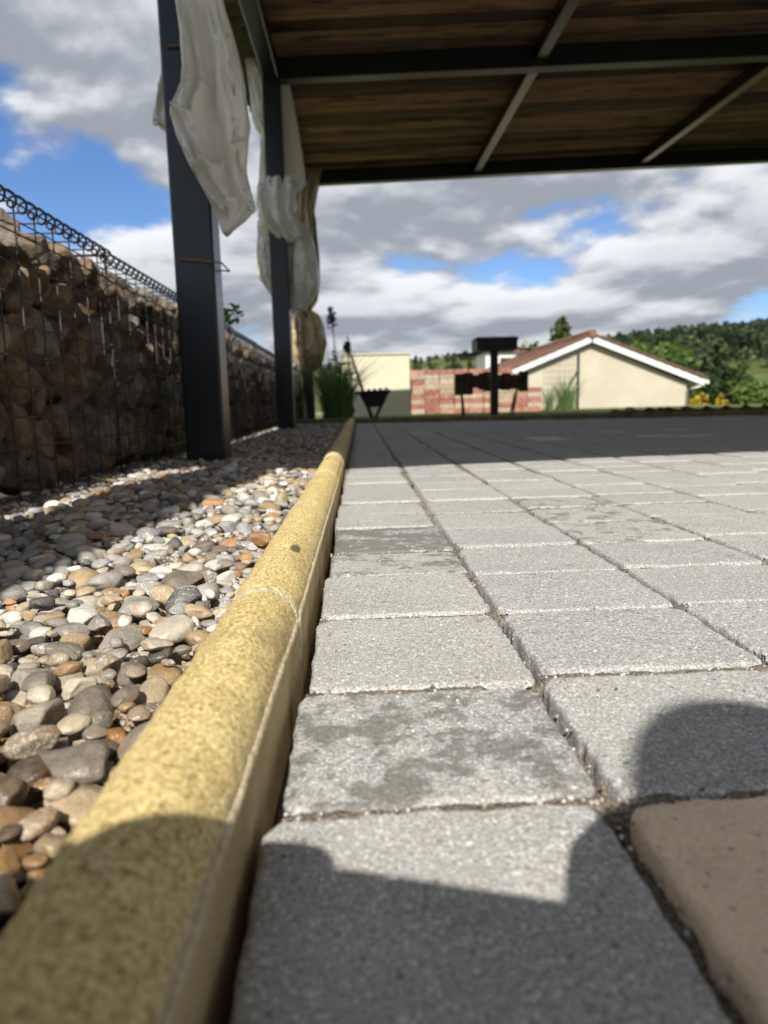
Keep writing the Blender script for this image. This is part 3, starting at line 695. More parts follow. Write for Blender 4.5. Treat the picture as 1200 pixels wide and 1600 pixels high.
def gabion(i):
    y0 = .05+i*GL; xf = -.648-.010*(y0-1.0); g = empty('gabion', (xf-GD/2, y0+GL/2, 0)); R = random.Random(40+i); z0 = -.012
    tag(g, 'wire gabion basket of rough brown stones '+['at the near end of the low wall', 'in the stretch just before the front post', 'standing right beside the front post', 'with the green sprig just past the front post', 'midway between the front and middle posts', 'standing right beside the middle post', 'just past the middle post', 'just before the far post', 'standing right beside the far post', 'at the far end of the low wall'][i], 'gabion', 'gabion baskets in the low wall')
    z = 0.045; n = 0; far = i > 5
    while z < GH-.02:
        if GH-.11 < z: z = GH-.052
        yy = y0+R.uniform(0, .05); hh = R.uniform(.045, .066) if z < GH-.07 else .05
        while yy < y0+GL-.02:
            ry = R.uniform(.030, .058); rz = hh*R.uniform(.8, 1.35); rx = R.uniform(.05, .075)
            for layer in range(2 if z < GH-.13 else 3):
                zz = min(z+R.uniform(-.02, .02), GH+.004-rz*1.0-R.uniform(0, .022)); x = xf-.006-rx-layer*.105
                if far and layer == 1 and z < .4: continue
                Mx = Matrix.Translation((x, min(max(yy+ry, y0+ry), y0+GL-ry*.9), max(zz, rz*.8))) @ Euler((R.uniform(-.5, .5), R.uniform(-.15, .15), R.uniform(-.2, .2)+(math.pi if R.random() < .5 else 0))).to_matrix().to_4x4() @ Matrix.Diagonal((rx, ry*1.07, rz*1.05, 1))
                link(bpy.data.objects.new('rock', RKM[R.randrange(14)]), g, Mx); n += 1
            yy += ry*1.86
        z += hh*1.62
    mobj('rock_core', [(xf-.30, y0+.03, 0), (xf-.13, y0+.03, 0), (xf-.13, y0+GL-.03, 0), (xf-.30, y0+GL-.03, 0), (xf-.30, y0+.03, .4), (xf-.13, y0+.03, .4), (xf-.13, y0+GL-.03, .4), (xf-.30, y0+GL-.03, .4)],
         [(0, 3, 2, 1), (4, 5, 6, 7), (0, 1, 5, 4), (1, 2, 6, 5), (2, 3, 7, 6), (3, 0, 4, 7)], M['soil'], g)
    zt = z0+GH+.005
    b = MB(); wr = .0019; xb = xf-GD
    ys = [y0+.012+k*.0868 for k in range(11)]; ys.append(y0+GL-.006)
    for yv in ys: b.tube([(xf, yv, z0), (xf, yv, zt)], wr, 5)
    for k in range(11): b.tube([(xf+.003, y0+.006, z0+k*.0577), (xf+.003, y0+GL-.004, z0+k*.0577)], wr, 5)
    b.build('front_mesh', M['wire'], g, True)
    b = MB()
    for yv in ys: b.tube([(xf, yv, zt), (xb, yv, zt)], wr, 5)
    for k in range(1, 7): b.tube([(xf-k*.0577, y0+.006, zt-.003), (xf-k*.0577, y0+GL-.004, zt-.003)], wr, 5)
    b.build('lid_mesh', M['wire'], g, True)
    b = MB(); helix(b, (xf, y0, zt), (xf, y0+GL, zt), .0135, 22, .0025); b.tube([(xf, y0, zt+.0135), (xf, y0+GL, zt+.0135)], .0024, 5); b.build('top_binding_wire', M['wire'], g, True)
    b = MB(); helix(b, (xf+.002, y0, z0+.012), (xf+.002, y0+GL, z0+.012), .0125, 20); b.build('foot_binding_wire', M['wire'], g, True)
    b = MB(); helix(b, (xf, y0+GL-.003, z0), (xf, y0+GL-.003, zt), .0125, 12); b.build('corner_binding_wire', M['wire'], g, True)
for i in range(10): gabion(i)

# ---- pergola with boarded roof
UZ = lambda X, Y: 2.30+.0455*(Y-5.15)+.035*(X+.5)
perg = empty('pergola', (2.5, 4, 0)); tag(perg, 'dark steel pergola with a brown boarded roof over the patio', 'pergola')
POSTS = [(-.485, -.20), (-.485, 2.30), (-.527, 5.15), (-.548, 7.85)]
RX1 = 10.4  # roof run on out of view to the right to darken the paving beneath
def post(x, y):
    b = MB(); z = UZ(x, y)+.05; b.box((x-.06, y-.06, -.05), (x+.06, y+.06, z), .006); p = b.build('post', M['steel'], perg)
    b = MB(); b.box((x-.10, y-.10, -.052), (x+.10, y+.10, -.040)); b.build('base_plate', M['steel'], p); return p
for x, y in POSTS: post(x, y)
for x, y in ((RX1, 0.), (RX1, 3.2), (RX1, 7.2)): post(x, y)
def beam(name, a, c, w, d, zo=0., mat='steel'):
    p = (a[0], a[1], UZ(*a)+d/2+zo); q = (c[0], c[1], UZ(*c)+d/2+zo); b = MB(); b.bar(p, q, w, d, bev=.005); return b.build(name, M[mat], perg)
RY0 = lambda X: -.30+.13*min(X, 3.)                 # near edge of the roof
RY1 = 7.93
beam('side_beam', (-.49, -.36), (-.545, RY1), .10, .135, .002); beam('side_beam', (RX1, -.2), (RX1, RY1), .10, .135, .002)
for yb in (2.28, 5.15): beam('cross_beam', (-.50, yb), (RX1, yb), .10, .135)
beam('cross_beam', (-.55, 7.88), (RX1, 7.88), .10, .135); beam('cross_beam', (-.55, RY0(-.5)+.06), (2.999, RY0(3.)+.06), .10, .195); beam('cross_beam', (3.001, RY0(3.)+.06), (RX1, RY0(RX1)+.06), .10, .195)
for xp in (1.26, 3.0, 4.75, 6.5, 8.3): beam('purlin', (xp-.04, RY0(xp)+.1), (xp+.03, RY1-.05), .075, .10, .032)
R = random.Random(5); y = -.33; bz = .142
while y < RY1+.05:
    w = R.uniform(.135, .16); cuts = [-.62, RX1+.12] if R.random() < .4 else [-.62, R.choice((1.26, 3.0, 4.75)), RX1+.12]
    for a, c in zip(cuts[:-1], cuts[1:]):
        if y < RY0(a)-.05: continue
        if y < RY0(c)-.05:
            c = min(c, (y+.35)/.13)
            if c-a < .3: continue
        xm = (a+c)/2; ym = y+w/2; V, Fc = bevbox(((c-a)/2-.002, w/2-.0025, .011), .002); V[:, 2] += V[:, 0]*.035+R.uniform(-.001, .010)
        mobj('board', V, Fc, M['wood'], perg, False, Matrix.Translation((xm, ym, UZ(xm, ym)+bz+.011)) @ Euler((.0455, 0, 0)).to_matrix().to_4x4())
    y += w+R.uniform(.003, .014)
ys = np.linspace(-.42, RY1+.12, 10)
for si, (a, c) in enumerate(zip(ys[:-1], ys[1:])):
    n = 56; xs = (-.825, 3.0, RX1+.2); V = []; Fc = []; tt = np.linspace(0, 1, n)
    for x in xs:
        yy = (RY0(x)-.045 if si == 0 else a-.03)+tt*(c-(RY0(x)-.045 if si == 0 else a-.03))
        for lay in (0, .006):
            for q in yy: V.append((x, q, UZ(x, q)+bz+.070+lay+.022*math.sin(2*math.pi*q/.146)+(.004 if lay else 0)))
    for m in range(2):
        o = m*2*n; p = o+2*n
        for k in range(n-1): Fc += [(o+k, o+k+1, p+k+1, p+k), (o+n+k, p+n+k, p+n+k+1, o+n+k+1)]
    for k in range(n-1): Fc += [(k, n+k, n+k+1, k+1), (4*n+k, 4*n+k+1, 5*n+k+1, 5*n+k)]
    mobj('roof_sheet', V, Fc, M['sheet'], perg, True)
def tie(px, py, Y, x0, x1, mat='rope', drop=0):
    a = aty(x0, py, Y); c = aty(x1, py+drop, Y); b = MB(); m = (a+c)/2; rx = (c[0]-a[0])/2+.004
    b.tube([(m[0]+rx*cx, Y+.066+.070*cy, m[2]+(c[2]-a[2])/2*cx) for cx, cy in ((-1, -1), (1, -1), (1, 1), (-1, 1), (-1, -1))], .0028, 6, False); return b
tag(tie(0, 405, 2.235, 284, 344, drop=6).build('tie_wire', M['rope']), 'rusty tie wire round the front post below its tarpaulin', 'tie wire')
tag(tie(0, 73, 2.235, 265, 327, drop=-4).build('tie_wire', M['rope']), 'short tie wire round the front post high under the tarpaulin', 'tie wire')
tag(tie(0, 439, 5.085, 426, 451, drop=-3).build('tie_wire', M['rope']), 'thin tie wire round the middle post', 'tie wire')

# ---- tarpaulins bundled on the posts
def cloth(name, parent, Y, rows, dy, seed, fold=.02, nth=56, nt=72, freq=5.0, crease=.6, tan=0.0, lean=0.0, ridges=()):
    rows = np.array(rows, float); t = np.linspace(rows[0, 0], rows[-1, 0], nt); xl = np.interp(t, rows[:, 0], rows[:, 1]); xr = np.interp(t, rows[:, 0], rows[:, 2]); V = []
    for k in range(nt):
        a = aty(xl[k], t[k], Y); c = aty(xr[k], t[k], Y); m = (a+c)/2; h = (c-a)/2; hw = h[0]
        tk = (t[k]-rows[0, 0])/(rows[-1, 0]-rows[0, 0]); th = np.linspace(0, 2*np.pi, nth, endpoint=False)
        cx = np.sign(np.cos(th))*np.abs(np.cos(th))**.8; sy = np.sign(np.sin(th))*np.abs(np.sin(th))**.8
        H = m[2]; P = np.stack([np.cos(th)*freq/2+seed, np.sin(th)*freq/2+seed*2.3, 0*th+H*1.6], -1)
        f = fbm(P, seed, 3); Q = np.stack([np.cos(th)*2+H*3.5, np.sin(th)*2, 0*th+H*5.5+np.cos(th)*2.5], -1); c2 = np.abs(fbm(Q, seed+3, 2)); c2 = np.exp(-c2*11)
        end = min(1., .12+7*min(tk, 1-tk))
        rough = 1-.35*np.exp(-((np.abs(np.cos(th))-1)/.12)**2)
        s = end*fold*(f*.9+(1-np.abs(fbm(P*1.3+5, seed+8, 2))*3)*.55+crease*(c2-.35))
        dk = dy*min(1, .35+2.5*min(tk, 1-tk)) if dy > .03 else dy
        pxx = (xl[k]+xr[k])/2+(xr[k]-xl[k])/2*cx
        for (ax_, ay_, bx_, by_, amp, wd) in ridges:
            tt = np.clip(((pxx-ax_)*(bx_-ax_)+(t[k]-ay_)*(by_-ay_))/((bx_-ax_)**2+(by_-ay_)**2), 0, 1); dx = pxx-(ax_+tt*(bx_-ax_)); dyy = t[k]-(ay_+tt*(by_-ay_)); dd = np.hypot(dx, dyy)*np.where(dyy < 0, 2.2, 1.0)
            s = s+np.where(sy > 0, amp*np.exp(-(dd/wd)**2)*(1-.5*np.abs(2*tt-1)), 0)
        x = m[0]+(hw+np.clip(s, -.03, .03)*.22*rough)*cx; y = Y+lean*(tk-.5)-(dk+s*np.sign(dk))*sy; z = H+h[2]*cx
        V.append(np.stack([x, y, z], -1))
    V = np.concatenate(V); Fc = []
    for k in range(nt-1):
        for q in range(nth): Fc.append((k*nth+q, (k+1)*nth+q, (k+1)*nth+(q+1) % nth, k*nth+(q+1) % nth))
    Fc.append(tuple(range(nth))); Fc.append(tuple((nt-1)*nth+q for q in range(nth))[::-1])
    o = mobj(name, V, Fc, M['tarp'], parent, True); o['tan'] = tan; return o
def eyelet(parent, px, py, Y, r=.010):
    p = aty(px, py, Y); b = MB(); n = 14
    b.tube([(p[0]+r*math.cos(2*math.pi*i/n), p[1], p[2]+r*1.25*math.sin(2*math.pi*i/n)) for i in range(n+1)], r*.38, 6, False); b.build('eyelet', M['metalcap'], parent, True)
def tarp(label, x, y): return tag(empty('tarpaulin', (x, y, 1.3)), label, 'tarpaulin', 'tarpaulins bundled on the posts')
T = tarp('cream tarpaulin hanging in big folds on the front post beside the gabion', -.45, 2.2)
cloth('cloth', T, 2.16, [(-200, 268, 318), (-60, 266, 335), (0, 272, 346), (60, 284, 364), (110, 290, 376), (135, 289, 380), (172, 273, 385), (186, 272, 387), (220, 282, 386), (262, 301, 384), (300, 322, 391), (326, 335, 399), (345, 343, 380), (362, 347, 361), (367, 350, 355)], .075, 3, .050, 110, 150, 3.0, .9, ridges=((274, 178, 310, 200, 0.063, 6.5), (310, 200, 325, 150, 0.063, 6.5), (325, 150, 308, 20, 0.054, 5.8), (340, 15, 384, 180, 0.036, 6.5), (303, 264, 345, 272, 0.063, 7.2), (345, 272, 388, 225, 0.063, 7.9), (318, 290, 352, 330, 0.054, 6.5), (350, 60, 345, 190, 0.032, 7.2), (352, 335, 395, 300, 0.036, 6.5)))
cloth('flap', T, 2.46, [(-120, 262, 300), (0, 259, 300), (70, 262, 300), (100, 258, 300), (150, 248, 302), (188, 241, 304), (198, 246, 304), (208, 262, 306), (216, 271, 306), (300, 275, 310), (360, 279, 312), (390, 285, 305)], .05, 5, .02)
eyelet(T, 391, 322, 2.10, .0085); eyelet(T, 243, 190, 2.42, .008)
T = tarp('pale grey tarpaulin wrapped like a sleeve round the middle post', -.5, 5.2)
cloth('flap', T, 5.30, [(90, 383, 412), (118, 387, 425), (150, 391, 430), (180, 393, 436), (200, 399, 438), (212, 408, 440), (280, 404, 446)], .05, 7, .03)
cloth('side_fold', T, 5.28, [(90, 425, 448), (130, 425, 452), (200, 430, 466), (250, 430, 474), (285, 430, 478), (300, 440, 470)], .04, 8, .03)
cloth('sleeve', T, 5.15, [(276, 406, 459), (290, 404, 462), (320, 402, 464), (333, 404, 462), (340, 403, 466), (356, 410, 470), (370, 426, 474), (380, 436, 460)], .135, 9, .05, 72, 80, 4.5, .9)
cloth('hanging_fold', T, 5.30, [(345, 402, 428), (372, 402, 432), (405, 399, 434), (432, 402, 436), (446, 412, 437), (462, 423, 438)], .05, 10, .03)
cloth('hanging_fold', T, 5.28, [(350, 446, 478), (380, 448, 490), (420, 448, 497), (448, 448, 498), (464, 450, 490), (484, 452, 474)], .10, 11, .06)
eyelet(T, 458, 345, 4.98, .014); eyelet(T, 461, 287, 5.1, .012)
T = tarp('dirty tan tarpaulin tied into a bundle on the far post', -.54, 7.85)
cloth('hanging_fold', T, 7.85, [(250, 462, 505), (285, 462, 499), (330, 464, 491), (345, 464, 494), (400, 465, 499), (440, 462, 500), (470, 458, 496), (490, 462, 484)], .16, 13, .08, tan=.85)
cloth('bundle', T, 7.85, [(484, 462, 486), (492, 458, 498), (510, 457, 506), (535, 456, 511), (556, 458, 507), (572, 462, 502), (580, 466, 492)], .18, 14, .09, 64, 60, 6, .9, tan=1.0)

T = tarp('unseen tarpaulin bundle added on the near post to widen its shadow', -.52, -.20)
b = MB(); b.tube([(x-.05, -.20, z) for x, z in ((-.515, .38), (-.51, .46), (-.52, .62), (-.515, .78), (-.50, .95), (-.52, 1.1), (-.515, 1.3), (-.50, 1.45), (-.52, 1.65), (-.51, 1.85), (-.49, 2.0))], [.06, .115, .125, .095, .13, .135, .10, .125, .135, .12, .085], 22); b.build('cloth', M['tarp'], T, True)  # added out of view, shaped to broaden the post shadow on the gravel

# ---- far end: cream wall, brick stack, grill, trough, bench
Yw = 10.56
a, c = aty(533, 556, Yw), aty(640, 553, Yw); b = MB(); b.box((a[0], Yw, -.06), (c[0], Yw+.22, a[2]), .01); w = b.build('wall_block', M['wall'], tag(empty('garden_wall', ((a[0]+c[0])/2, Yw, 0)), 'short cream painted garden wall behind the plants', 'wall'))
b = MB(); b.box((a[0]-.02, Yw-.02, a[2]+.002), (c[0]+.02, Yw+.24, a[2]+.022), .004); b.build('coping', M['wall'], bpy.data.objects['garden_wall'])
def bricks():
    Y = 11.15; x0 = aty(641, 600, Y)[0]; x1 = aty(858, 600, Y)[0]; st = tag(empty('brick_stack', ((x0+x1)/2, Y, 0)), 'neat stack of red and buff bricks piled behind the grill', 'brick stack')
    R = random.Random(11); bw, bh, bd = .222, .074, .11; me = make_mesh('brick', *bevbox((bw/2, bd/2, bh/2), .004), M['brick']); n = int((x1-x0)/(bw+.006))
    for i in range(n):
        top = 9 if i < n-2 else (8 if i == n-2 else 5)
        z = -.03
        for k in range(top):
            for q in range(2):
                link(bpy.data.objects.new('brick', me), st, Matrix.Translation((x0+bw/2+i*(bw+.007)+R.uniform(-.006, .006), Y+bd/2+q*.115+R.uniform(-.007, .007), z+bh/2)) @ Euler((0, 0, R.uniform(-.03, .03))).to_matrix().to_4x4())
            z += bh+.0012
bricks()
def grill():
    Y = 8.6; p0 = aty(772, 560, Y); g = tag(empty('charcoal_grill', (p0[0], Y, 0)), 'black box charcoal grill on a single steel post with side shelf', 'grill')
    def X(px, py=560): return aty(px, py, Y)[0]
    def Z(px, py): return aty(px, py, Y)[2]
    x0, x1 = X(741), X(803); zt, zb = Z(772, 529), Z(772, 549)
    b = MB(); b.bar((p0[0], Y, -.03), (p0[0], Y, zb), .085, .085, (0, 1, 0), .006); b.build('post', M['black'], g)
    b = MB(); b.box((p0[0]-.16, Y-.16, -.034), (p0[0]+.16, Y+.16, -.02)); b.build('base_plate', M['black'], g)
    t = .012; Y0, Y1 = Y-.2, Y+.2; b = MB(); b.box((x0, Y0, zb), (x1, Y1, zb+t)); b.box((x0, Y0, zb+t), (x1, Y0+t, zt)); b.box((x0, Y1-t, zb+t), (x1, Y1, zt)); b.box((x0, Y0+t, zb+t), (x0+t, Y1-t, zt)); b.box((x1-t, Y0+t, zb+t), (x1, Y1-t, zt)); fb = b.build('firebox', M['black'], g)
    b = MB()
    for k in range(14): xx = x0+.03+k*(x1-x0-.06)/13; b.tube([(xx, Y0+.004, zt+.006), (xx, Y1-.004, zt+.006)], .005, 6)
    b.build('grate', M['black'], fb)
    b = MB(); b.box((x0-.02, Y0-.004, zt-.035), (x1+.01, Y0-.0005, zt-.004), 0); b.build('rim', M['black'], fb)
    b = MB(); b.box((X(713), Y-.15, zb-.045), (x0+.03, Y+.15, zb-.022), .003); b.build('side_shelf', M['black'], g)
    b = MB(); b.tube([(x1-.01, Y, zb+.03), (X(829), Y, zb+.012)], .011, 8); b.build('handle', M['black'], g)
    b = MB(); b.tube([(X(730), Y-.05, zb-.04), (X(730), Y-.05, zb-.27)], .007, 6); b.build('hook', M['wire'], g)
grill()
def bench():
    Y = 9.25; P = lambda x, y: aty(x, y, Y); g = tag(empty('plank_bench', (P(768, 600)[0], Y, 0)), 'dark weathered plank bench standing in front of the bricks', 'bench')
    for (xa, ya, xb, yb) in ((711, 585, 724, 618), (724, 583, 739, 617), (739, 586, 748, 606), (748, 583, 756, 609), (756, 580, 770, 612), (770, 586, 784, 609), (784, 583, 798, 610), (798, 585, 811, 608), (811, 580, 825, 612)):
        a, c = P(xa, yb), P(xb, ya); b = MB(); b.box((a[0], Y-.03-random.uniform(0, .02), a[2]), (c[0]-.004, Y+.05, c[2]+random.uniform(-.01, .01)), .006); b.build('plank', M['darkwood'], g)
    a, c = P(711, 590), P(825, 590); b = MB(); b.box((a[0]+.01, Y+.052, a[2]-.03), (c[0]-.01, Y+.09, a[2]+.01), .004); b.build('rail', M['darkwood'], g)
    for xa, xb in ((812, 803), (722, 727)):
        a, c = P(xa, 600), P(xb, 650); 
        for dy in (0, .3): b = MB(); b.bar((a[0], Y+.11, a[2]), (c[0], Y+.11+dy*.6-.05, -.03), .022, .022, (0, 1, 0), .003); b.build('leg', M['darkwood'], g)
bench()
def trough():
    Y = 8.0; P = lambda x, y: aty(x, y, Y); g = tag(empty('fire_trough', (P(585, 640)[0], Y, 0)), 'black V shaped fire trough with notched rim in front of the cream wall', 'fire pit')
    l, r, m = P(562, 614), P(607, 611), P(585, 646); m = (m[0], Y, -.03)
    for dy in (-.02, .30):
        for q in (l, r): b = MB(); b.bar((q[0], Y+dy, q[2]), (m[0], Y+dy, m[2]), .025, .03, (0, 1, 0), .003); b.build('leg', M['black'], g)
    b = MB(); b.bar((l[0]-.05, Y-.04, l[2]), (r[0]+.02, Y-.04, r[2]), .02, .035, bev=.003)
    for k in range(5): x = l[0]+(r[0]-l[0])*(k+.3)/5; b.box((x, Y-.05, l[2]+.016+k*.004), (x+.035, Y-.03, l[2]+.036+k*.004), .003)
    b.build('notched_rim', M['black'], g)
    b = MB(); q = [(l[0], l[2]-.01), (r[0], r[2]-.01), (m[0]+.05, .12), (m[0]-.05, .12)]
    b.add([(x, Y, z) for x, z in q]+[(x, Y+.28, z) for x, z in q], [(0, 3, 7, 4), (1, 5, 6, 2), (3, 2, 6, 7), (0, 1, 2, 3), (4, 7, 6, 5)]); b.build('trough_body', M['black'], g)
    Y = 8.12; P = lambda x, y: aty(x, y, Y); a, c = P(545, 545), P(572, 626); k = tag(empty('iron_poker', (c[0], Y, 0)), 'thin dark pole with short crossbar leaning at the fire trough', 'pole')
    d = c-a; e = c+d*(c[2]+.03)/max(.01, -d[2]); b = MB(); b.tube([tuple(a), tuple(c), tuple(e)], [.010, .020, .024], 7); b.build('shaft', M['black'], k)
    a, c = P(536, 584), P(561, 582); b = MB(); b.tube([tuple(a), tuple(c)], .009, 6); b.build('crossbar', M['black'], k)
trough()
def corrugated():
    x0, x1 = 2.15, 6.0; n = 260; xs = np.linspace(x0, x1, n); V = []
    for lay in (0, .008):
        for z in (0, 1):
            for x in xs: V.append((x, BACK(x)+.24+lay+.03*math.sin(2*math.pi*x/.15), -.03+z*(.095+.014*math.sin(2*math.pi*x/.15+.5)+.004*(x-x0))))
    Fc = []
    for k in range(n-1): Fc += [(k, k+1, n+k+1, n+k), (2*n+k, 3*n+k, 3*n+k+1, 2*n+k+1), (n+k, n+k+1, 3*n+k+1, 3*n+k)]
    tag(mobj('corrugated_edging', V, Fc, M['edge'], None, True), 'dark corrugated sheet edging along the far kerb', 'edging')
    for px, lab, s in ((945, 'small white stone on the far kerb', .022), (988, 'brown and white stone on the far kerb below the gable', .034), (1080, 'grey stone on the far kerb beside the yellow shrub', .028), (1160, 'pale round stone on the far kerb past the yellow shrub', .032)):
        p = atz(px, 642, .055); x = p[0]; V, Fc = SH2[int(px) % 24]; tag(mobj('stone', V*s*np.array([1, .8, .7]), Fc, M['rock'], None, True, Matrix.Translation((x, BACK(x)+.06, .046+s*.6))), lab, 'stone')
corrugated()

# ---- plants
def quads(pts, size, R, aspect=1.0, up=0.0, tone=None):
    n = len(pts); V = np.zeros((n, 4, 3)); d = rng.normal(size=(n, 3)); d[:, 2] = d[:, 2]*(1-up)+up; d /= np.linalg.norm(d, axis=1)[:, None]; e = rng.normal(size=(n, 3)); e -= (e*d).sum(1)[:, None]*d; e /= np.linalg.norm(e, axis=1)[:, None]
    s = size*rng.uniform(.6, 1.3, n)[:, None]
    V[:, 0] = pts-d*s*aspect; V[:, 1] = pts+e*s*.55; V[:, 2] = pts+d*s*aspect; V[:, 3] = pts-e*s*.55
    return V.reshape(-1, 3), np.arange(n*4).reshape(n, 4), (rng.random(n) if tone is None else tone)
def leafmesh(name, V, Fc, tone, mat, parent):
    return scatter_mesh(name, [(V, Fc)], [(0, np.eye(3), np.zeros(3), 0)], mat, parent, False) if tone is None else _leafmesh(name, V, Fc, tone, mat, parent)
def _leafmesh(name, V, Fc, tone, mat, parent):
    o = scatter_mesh(name, [(V, Fc)], [(0, np.eye(3), np.zeros(3), 0)], mat, parent, False); o.data.attributes['tone'].data.foreach_set('value', np.asarray(tone, np.float32)); return o
def blades(root, n, h, spread, w, seed, lean=.5):
    R = np.random.default_rng(seed); Vs = []; Fs = []; tn = []; o = 0
    for _ in range(n):
        a = R.uniform(0, 6.28); r0 = spread*.25*R.random(); l = h*R.uniform(.55, 1.1); k = lean*R.uniform(.1, 1.2); b = np.array([root[0]+r0*math.cos(a), root[1]+r0*math.sin(a), root[2]]); dr = np.array([math.cos(a), math.sin(a), 0]); sd = np.array([-dr[1], dr[0], 0])
        for i in range(5):
            t = i/4; c = b+dr*(k*l*t*t)+np.array([0, 0, 1])*l*(t-.35*k*t*t); ww = w*(1-t)**.6+.0005; Vs += [c-sd*ww, c+sd*ww]
        Fs += [(o+2*i, o+2*i+1, o+2*i+3, o+2*i+2) for i in range(4)]; tn += [R.random()]*4; o += 10
    return np.array(Vs), np.array(Fs), np.array(tn)
def stem_plant(name, label, px, ptop, Y, head, seed, z0=-.03, hs=.05):
    t = aty(px, ptop, Y); base = np.array([t[0]+.03, Y, z0]); p = tag(empty(name, tuple(base)), label, 'flower'); b = MB(); b.tube([tuple(base), tuple((base+t)/2+np.array([.015, 0, 0])), tuple(t)], [.011, .008, .005], 6); s = b.build('stem', M['bark'], p, True); s.data.materials.clear(); s.data.materials.append(M['grassgreen'])
    n = 110; q = rng.normal(size=(n, 3))*np.array([hs*.45, hs*.45, hs*1.1])+t; V, Fc, tn = quads(q, .022, None, 1.2); _leafmesh('flower_head', V, Fc, tn, M[head], p)
    q = rng.normal(size=(46, 3))*np.array([.03, .03, .16])+base*.62+t*.38; V, Fc, tn = quads(q, .022, None, 2.2, .6); tag(_leafmesh('leaf', V, Fc, tn, M['leafdark'], p), kind='stuff')
M['grassgreen'] = simple('plant_stem', (.045, .065, .025), .7, .3, .3, 20)
def grass_clump(label, x, y, n, h, sp, w, seed, lean=.5, mat='blade'):
    g = tag(empty('ornamental_grass', (x, y, -.03)), label, 'grass clump'); V, Fc, tn = blades((x, y, -.03), n, h, sp, w, seed, lean); _leafmesh('blade_tuft', V, Fc, tn, M[mat], g)
q = aty(527, 640, 7.6); grass_clump('tall arching green grass clump between far post and fire trough', q[0], 7.6, 520, .82, .62, .006, 1, .62)
q = aty(468, 640, 8.8); grass_clump('lush green grass clump behind the far post', q[0], 8.8, 260, .75, .5, .009, 2, .4)
q = aty(885, 640, 11.6); grass_clump('wispy pale grass clump at the wire fence by the gable', q[0], 11.6, 220, .62, .7, .005, 3, .5)
q = aty(858, 640, 11.4); grass_clump('thin grass tuft beside the end of the brick stack', q[0], 11.4, 90, .42, .4, .005, 4, .5)
stem_plant('flowering_stem', 'tall mauve topped flower stem rising from the grass clump', 519, 497, 7.7, 'purple', 1)
stem_plant('flowering_stem', 'leafy green stem tip standing before the cream wall', 543, 542, 7.9, 'leafdark', 2, hs=.035)
stem_plant('flowering_stem', 'pink mauve flower stem between middle and far post', 460, 494, 8.4, 'purple', 3)
def weed():
    p = aty(356, 490, 3.4); g = tag(empty('wall_plant', (p[0], 3.4, .5)), 'small bright green sprig growing on the gabion behind the front post', 'plant'); pts = rng.normal(size=(60, 3))*np.array([.03, .03, .03])+np.array([p[0], 3.4, p[2]-.02]); V, Fc, tn = quads(pts, .02, None, 1.3); tag(_leafmesh('leaf', V, Fc, tn, M['blade'], g), kind='stuff')
    b = MB(); b.tube([(p[0], 3.4, .5), (p[0], 3.4, p[2])], .003, 5); b.build('stem', M['grassgreen'], g)
weed()

# ---- wire fence panel before the house
def fence():
    Y = 12.0; g = tag(empty('wire_fence', (aty(890, 640, Y)[0], Y, 0)), 'wire mesh fence panel with leaning strut before the gable', 'fence'); a, c = aty(850, 600, Y), aty(904, 550, Y)
    b = MB(); b.bar((c[0], Y, -.06), (c[0], Y, c[2]), .035, .035, (0, 1, 0)); b.build('post', M['black'], g)
    s = aty(862, 640, Y); b = MB(); b.bar((s[0], Y-.25, -.03), (c[0]-.01, Y-.03, aty(900, 578, Y)[2]), .03, .03, (0, 1, 0)); b.build('strut', M['wire'], g)
    b = MB(); z1 = c[2]-.02
    for k in range(10): x = a[0]+(c[0]-a[0])*k/9.6; b.tube([(x, Y, -.03), (x, Y, z1)], .0022, 4)
    for k in range(10): z = z1*k/9+.01; b.tube([(a[0], Y+.003, z), (c[0], Y+.003, z)], .0022, 4)
    b.build('mesh_panel', M['wire'], g)
fence()

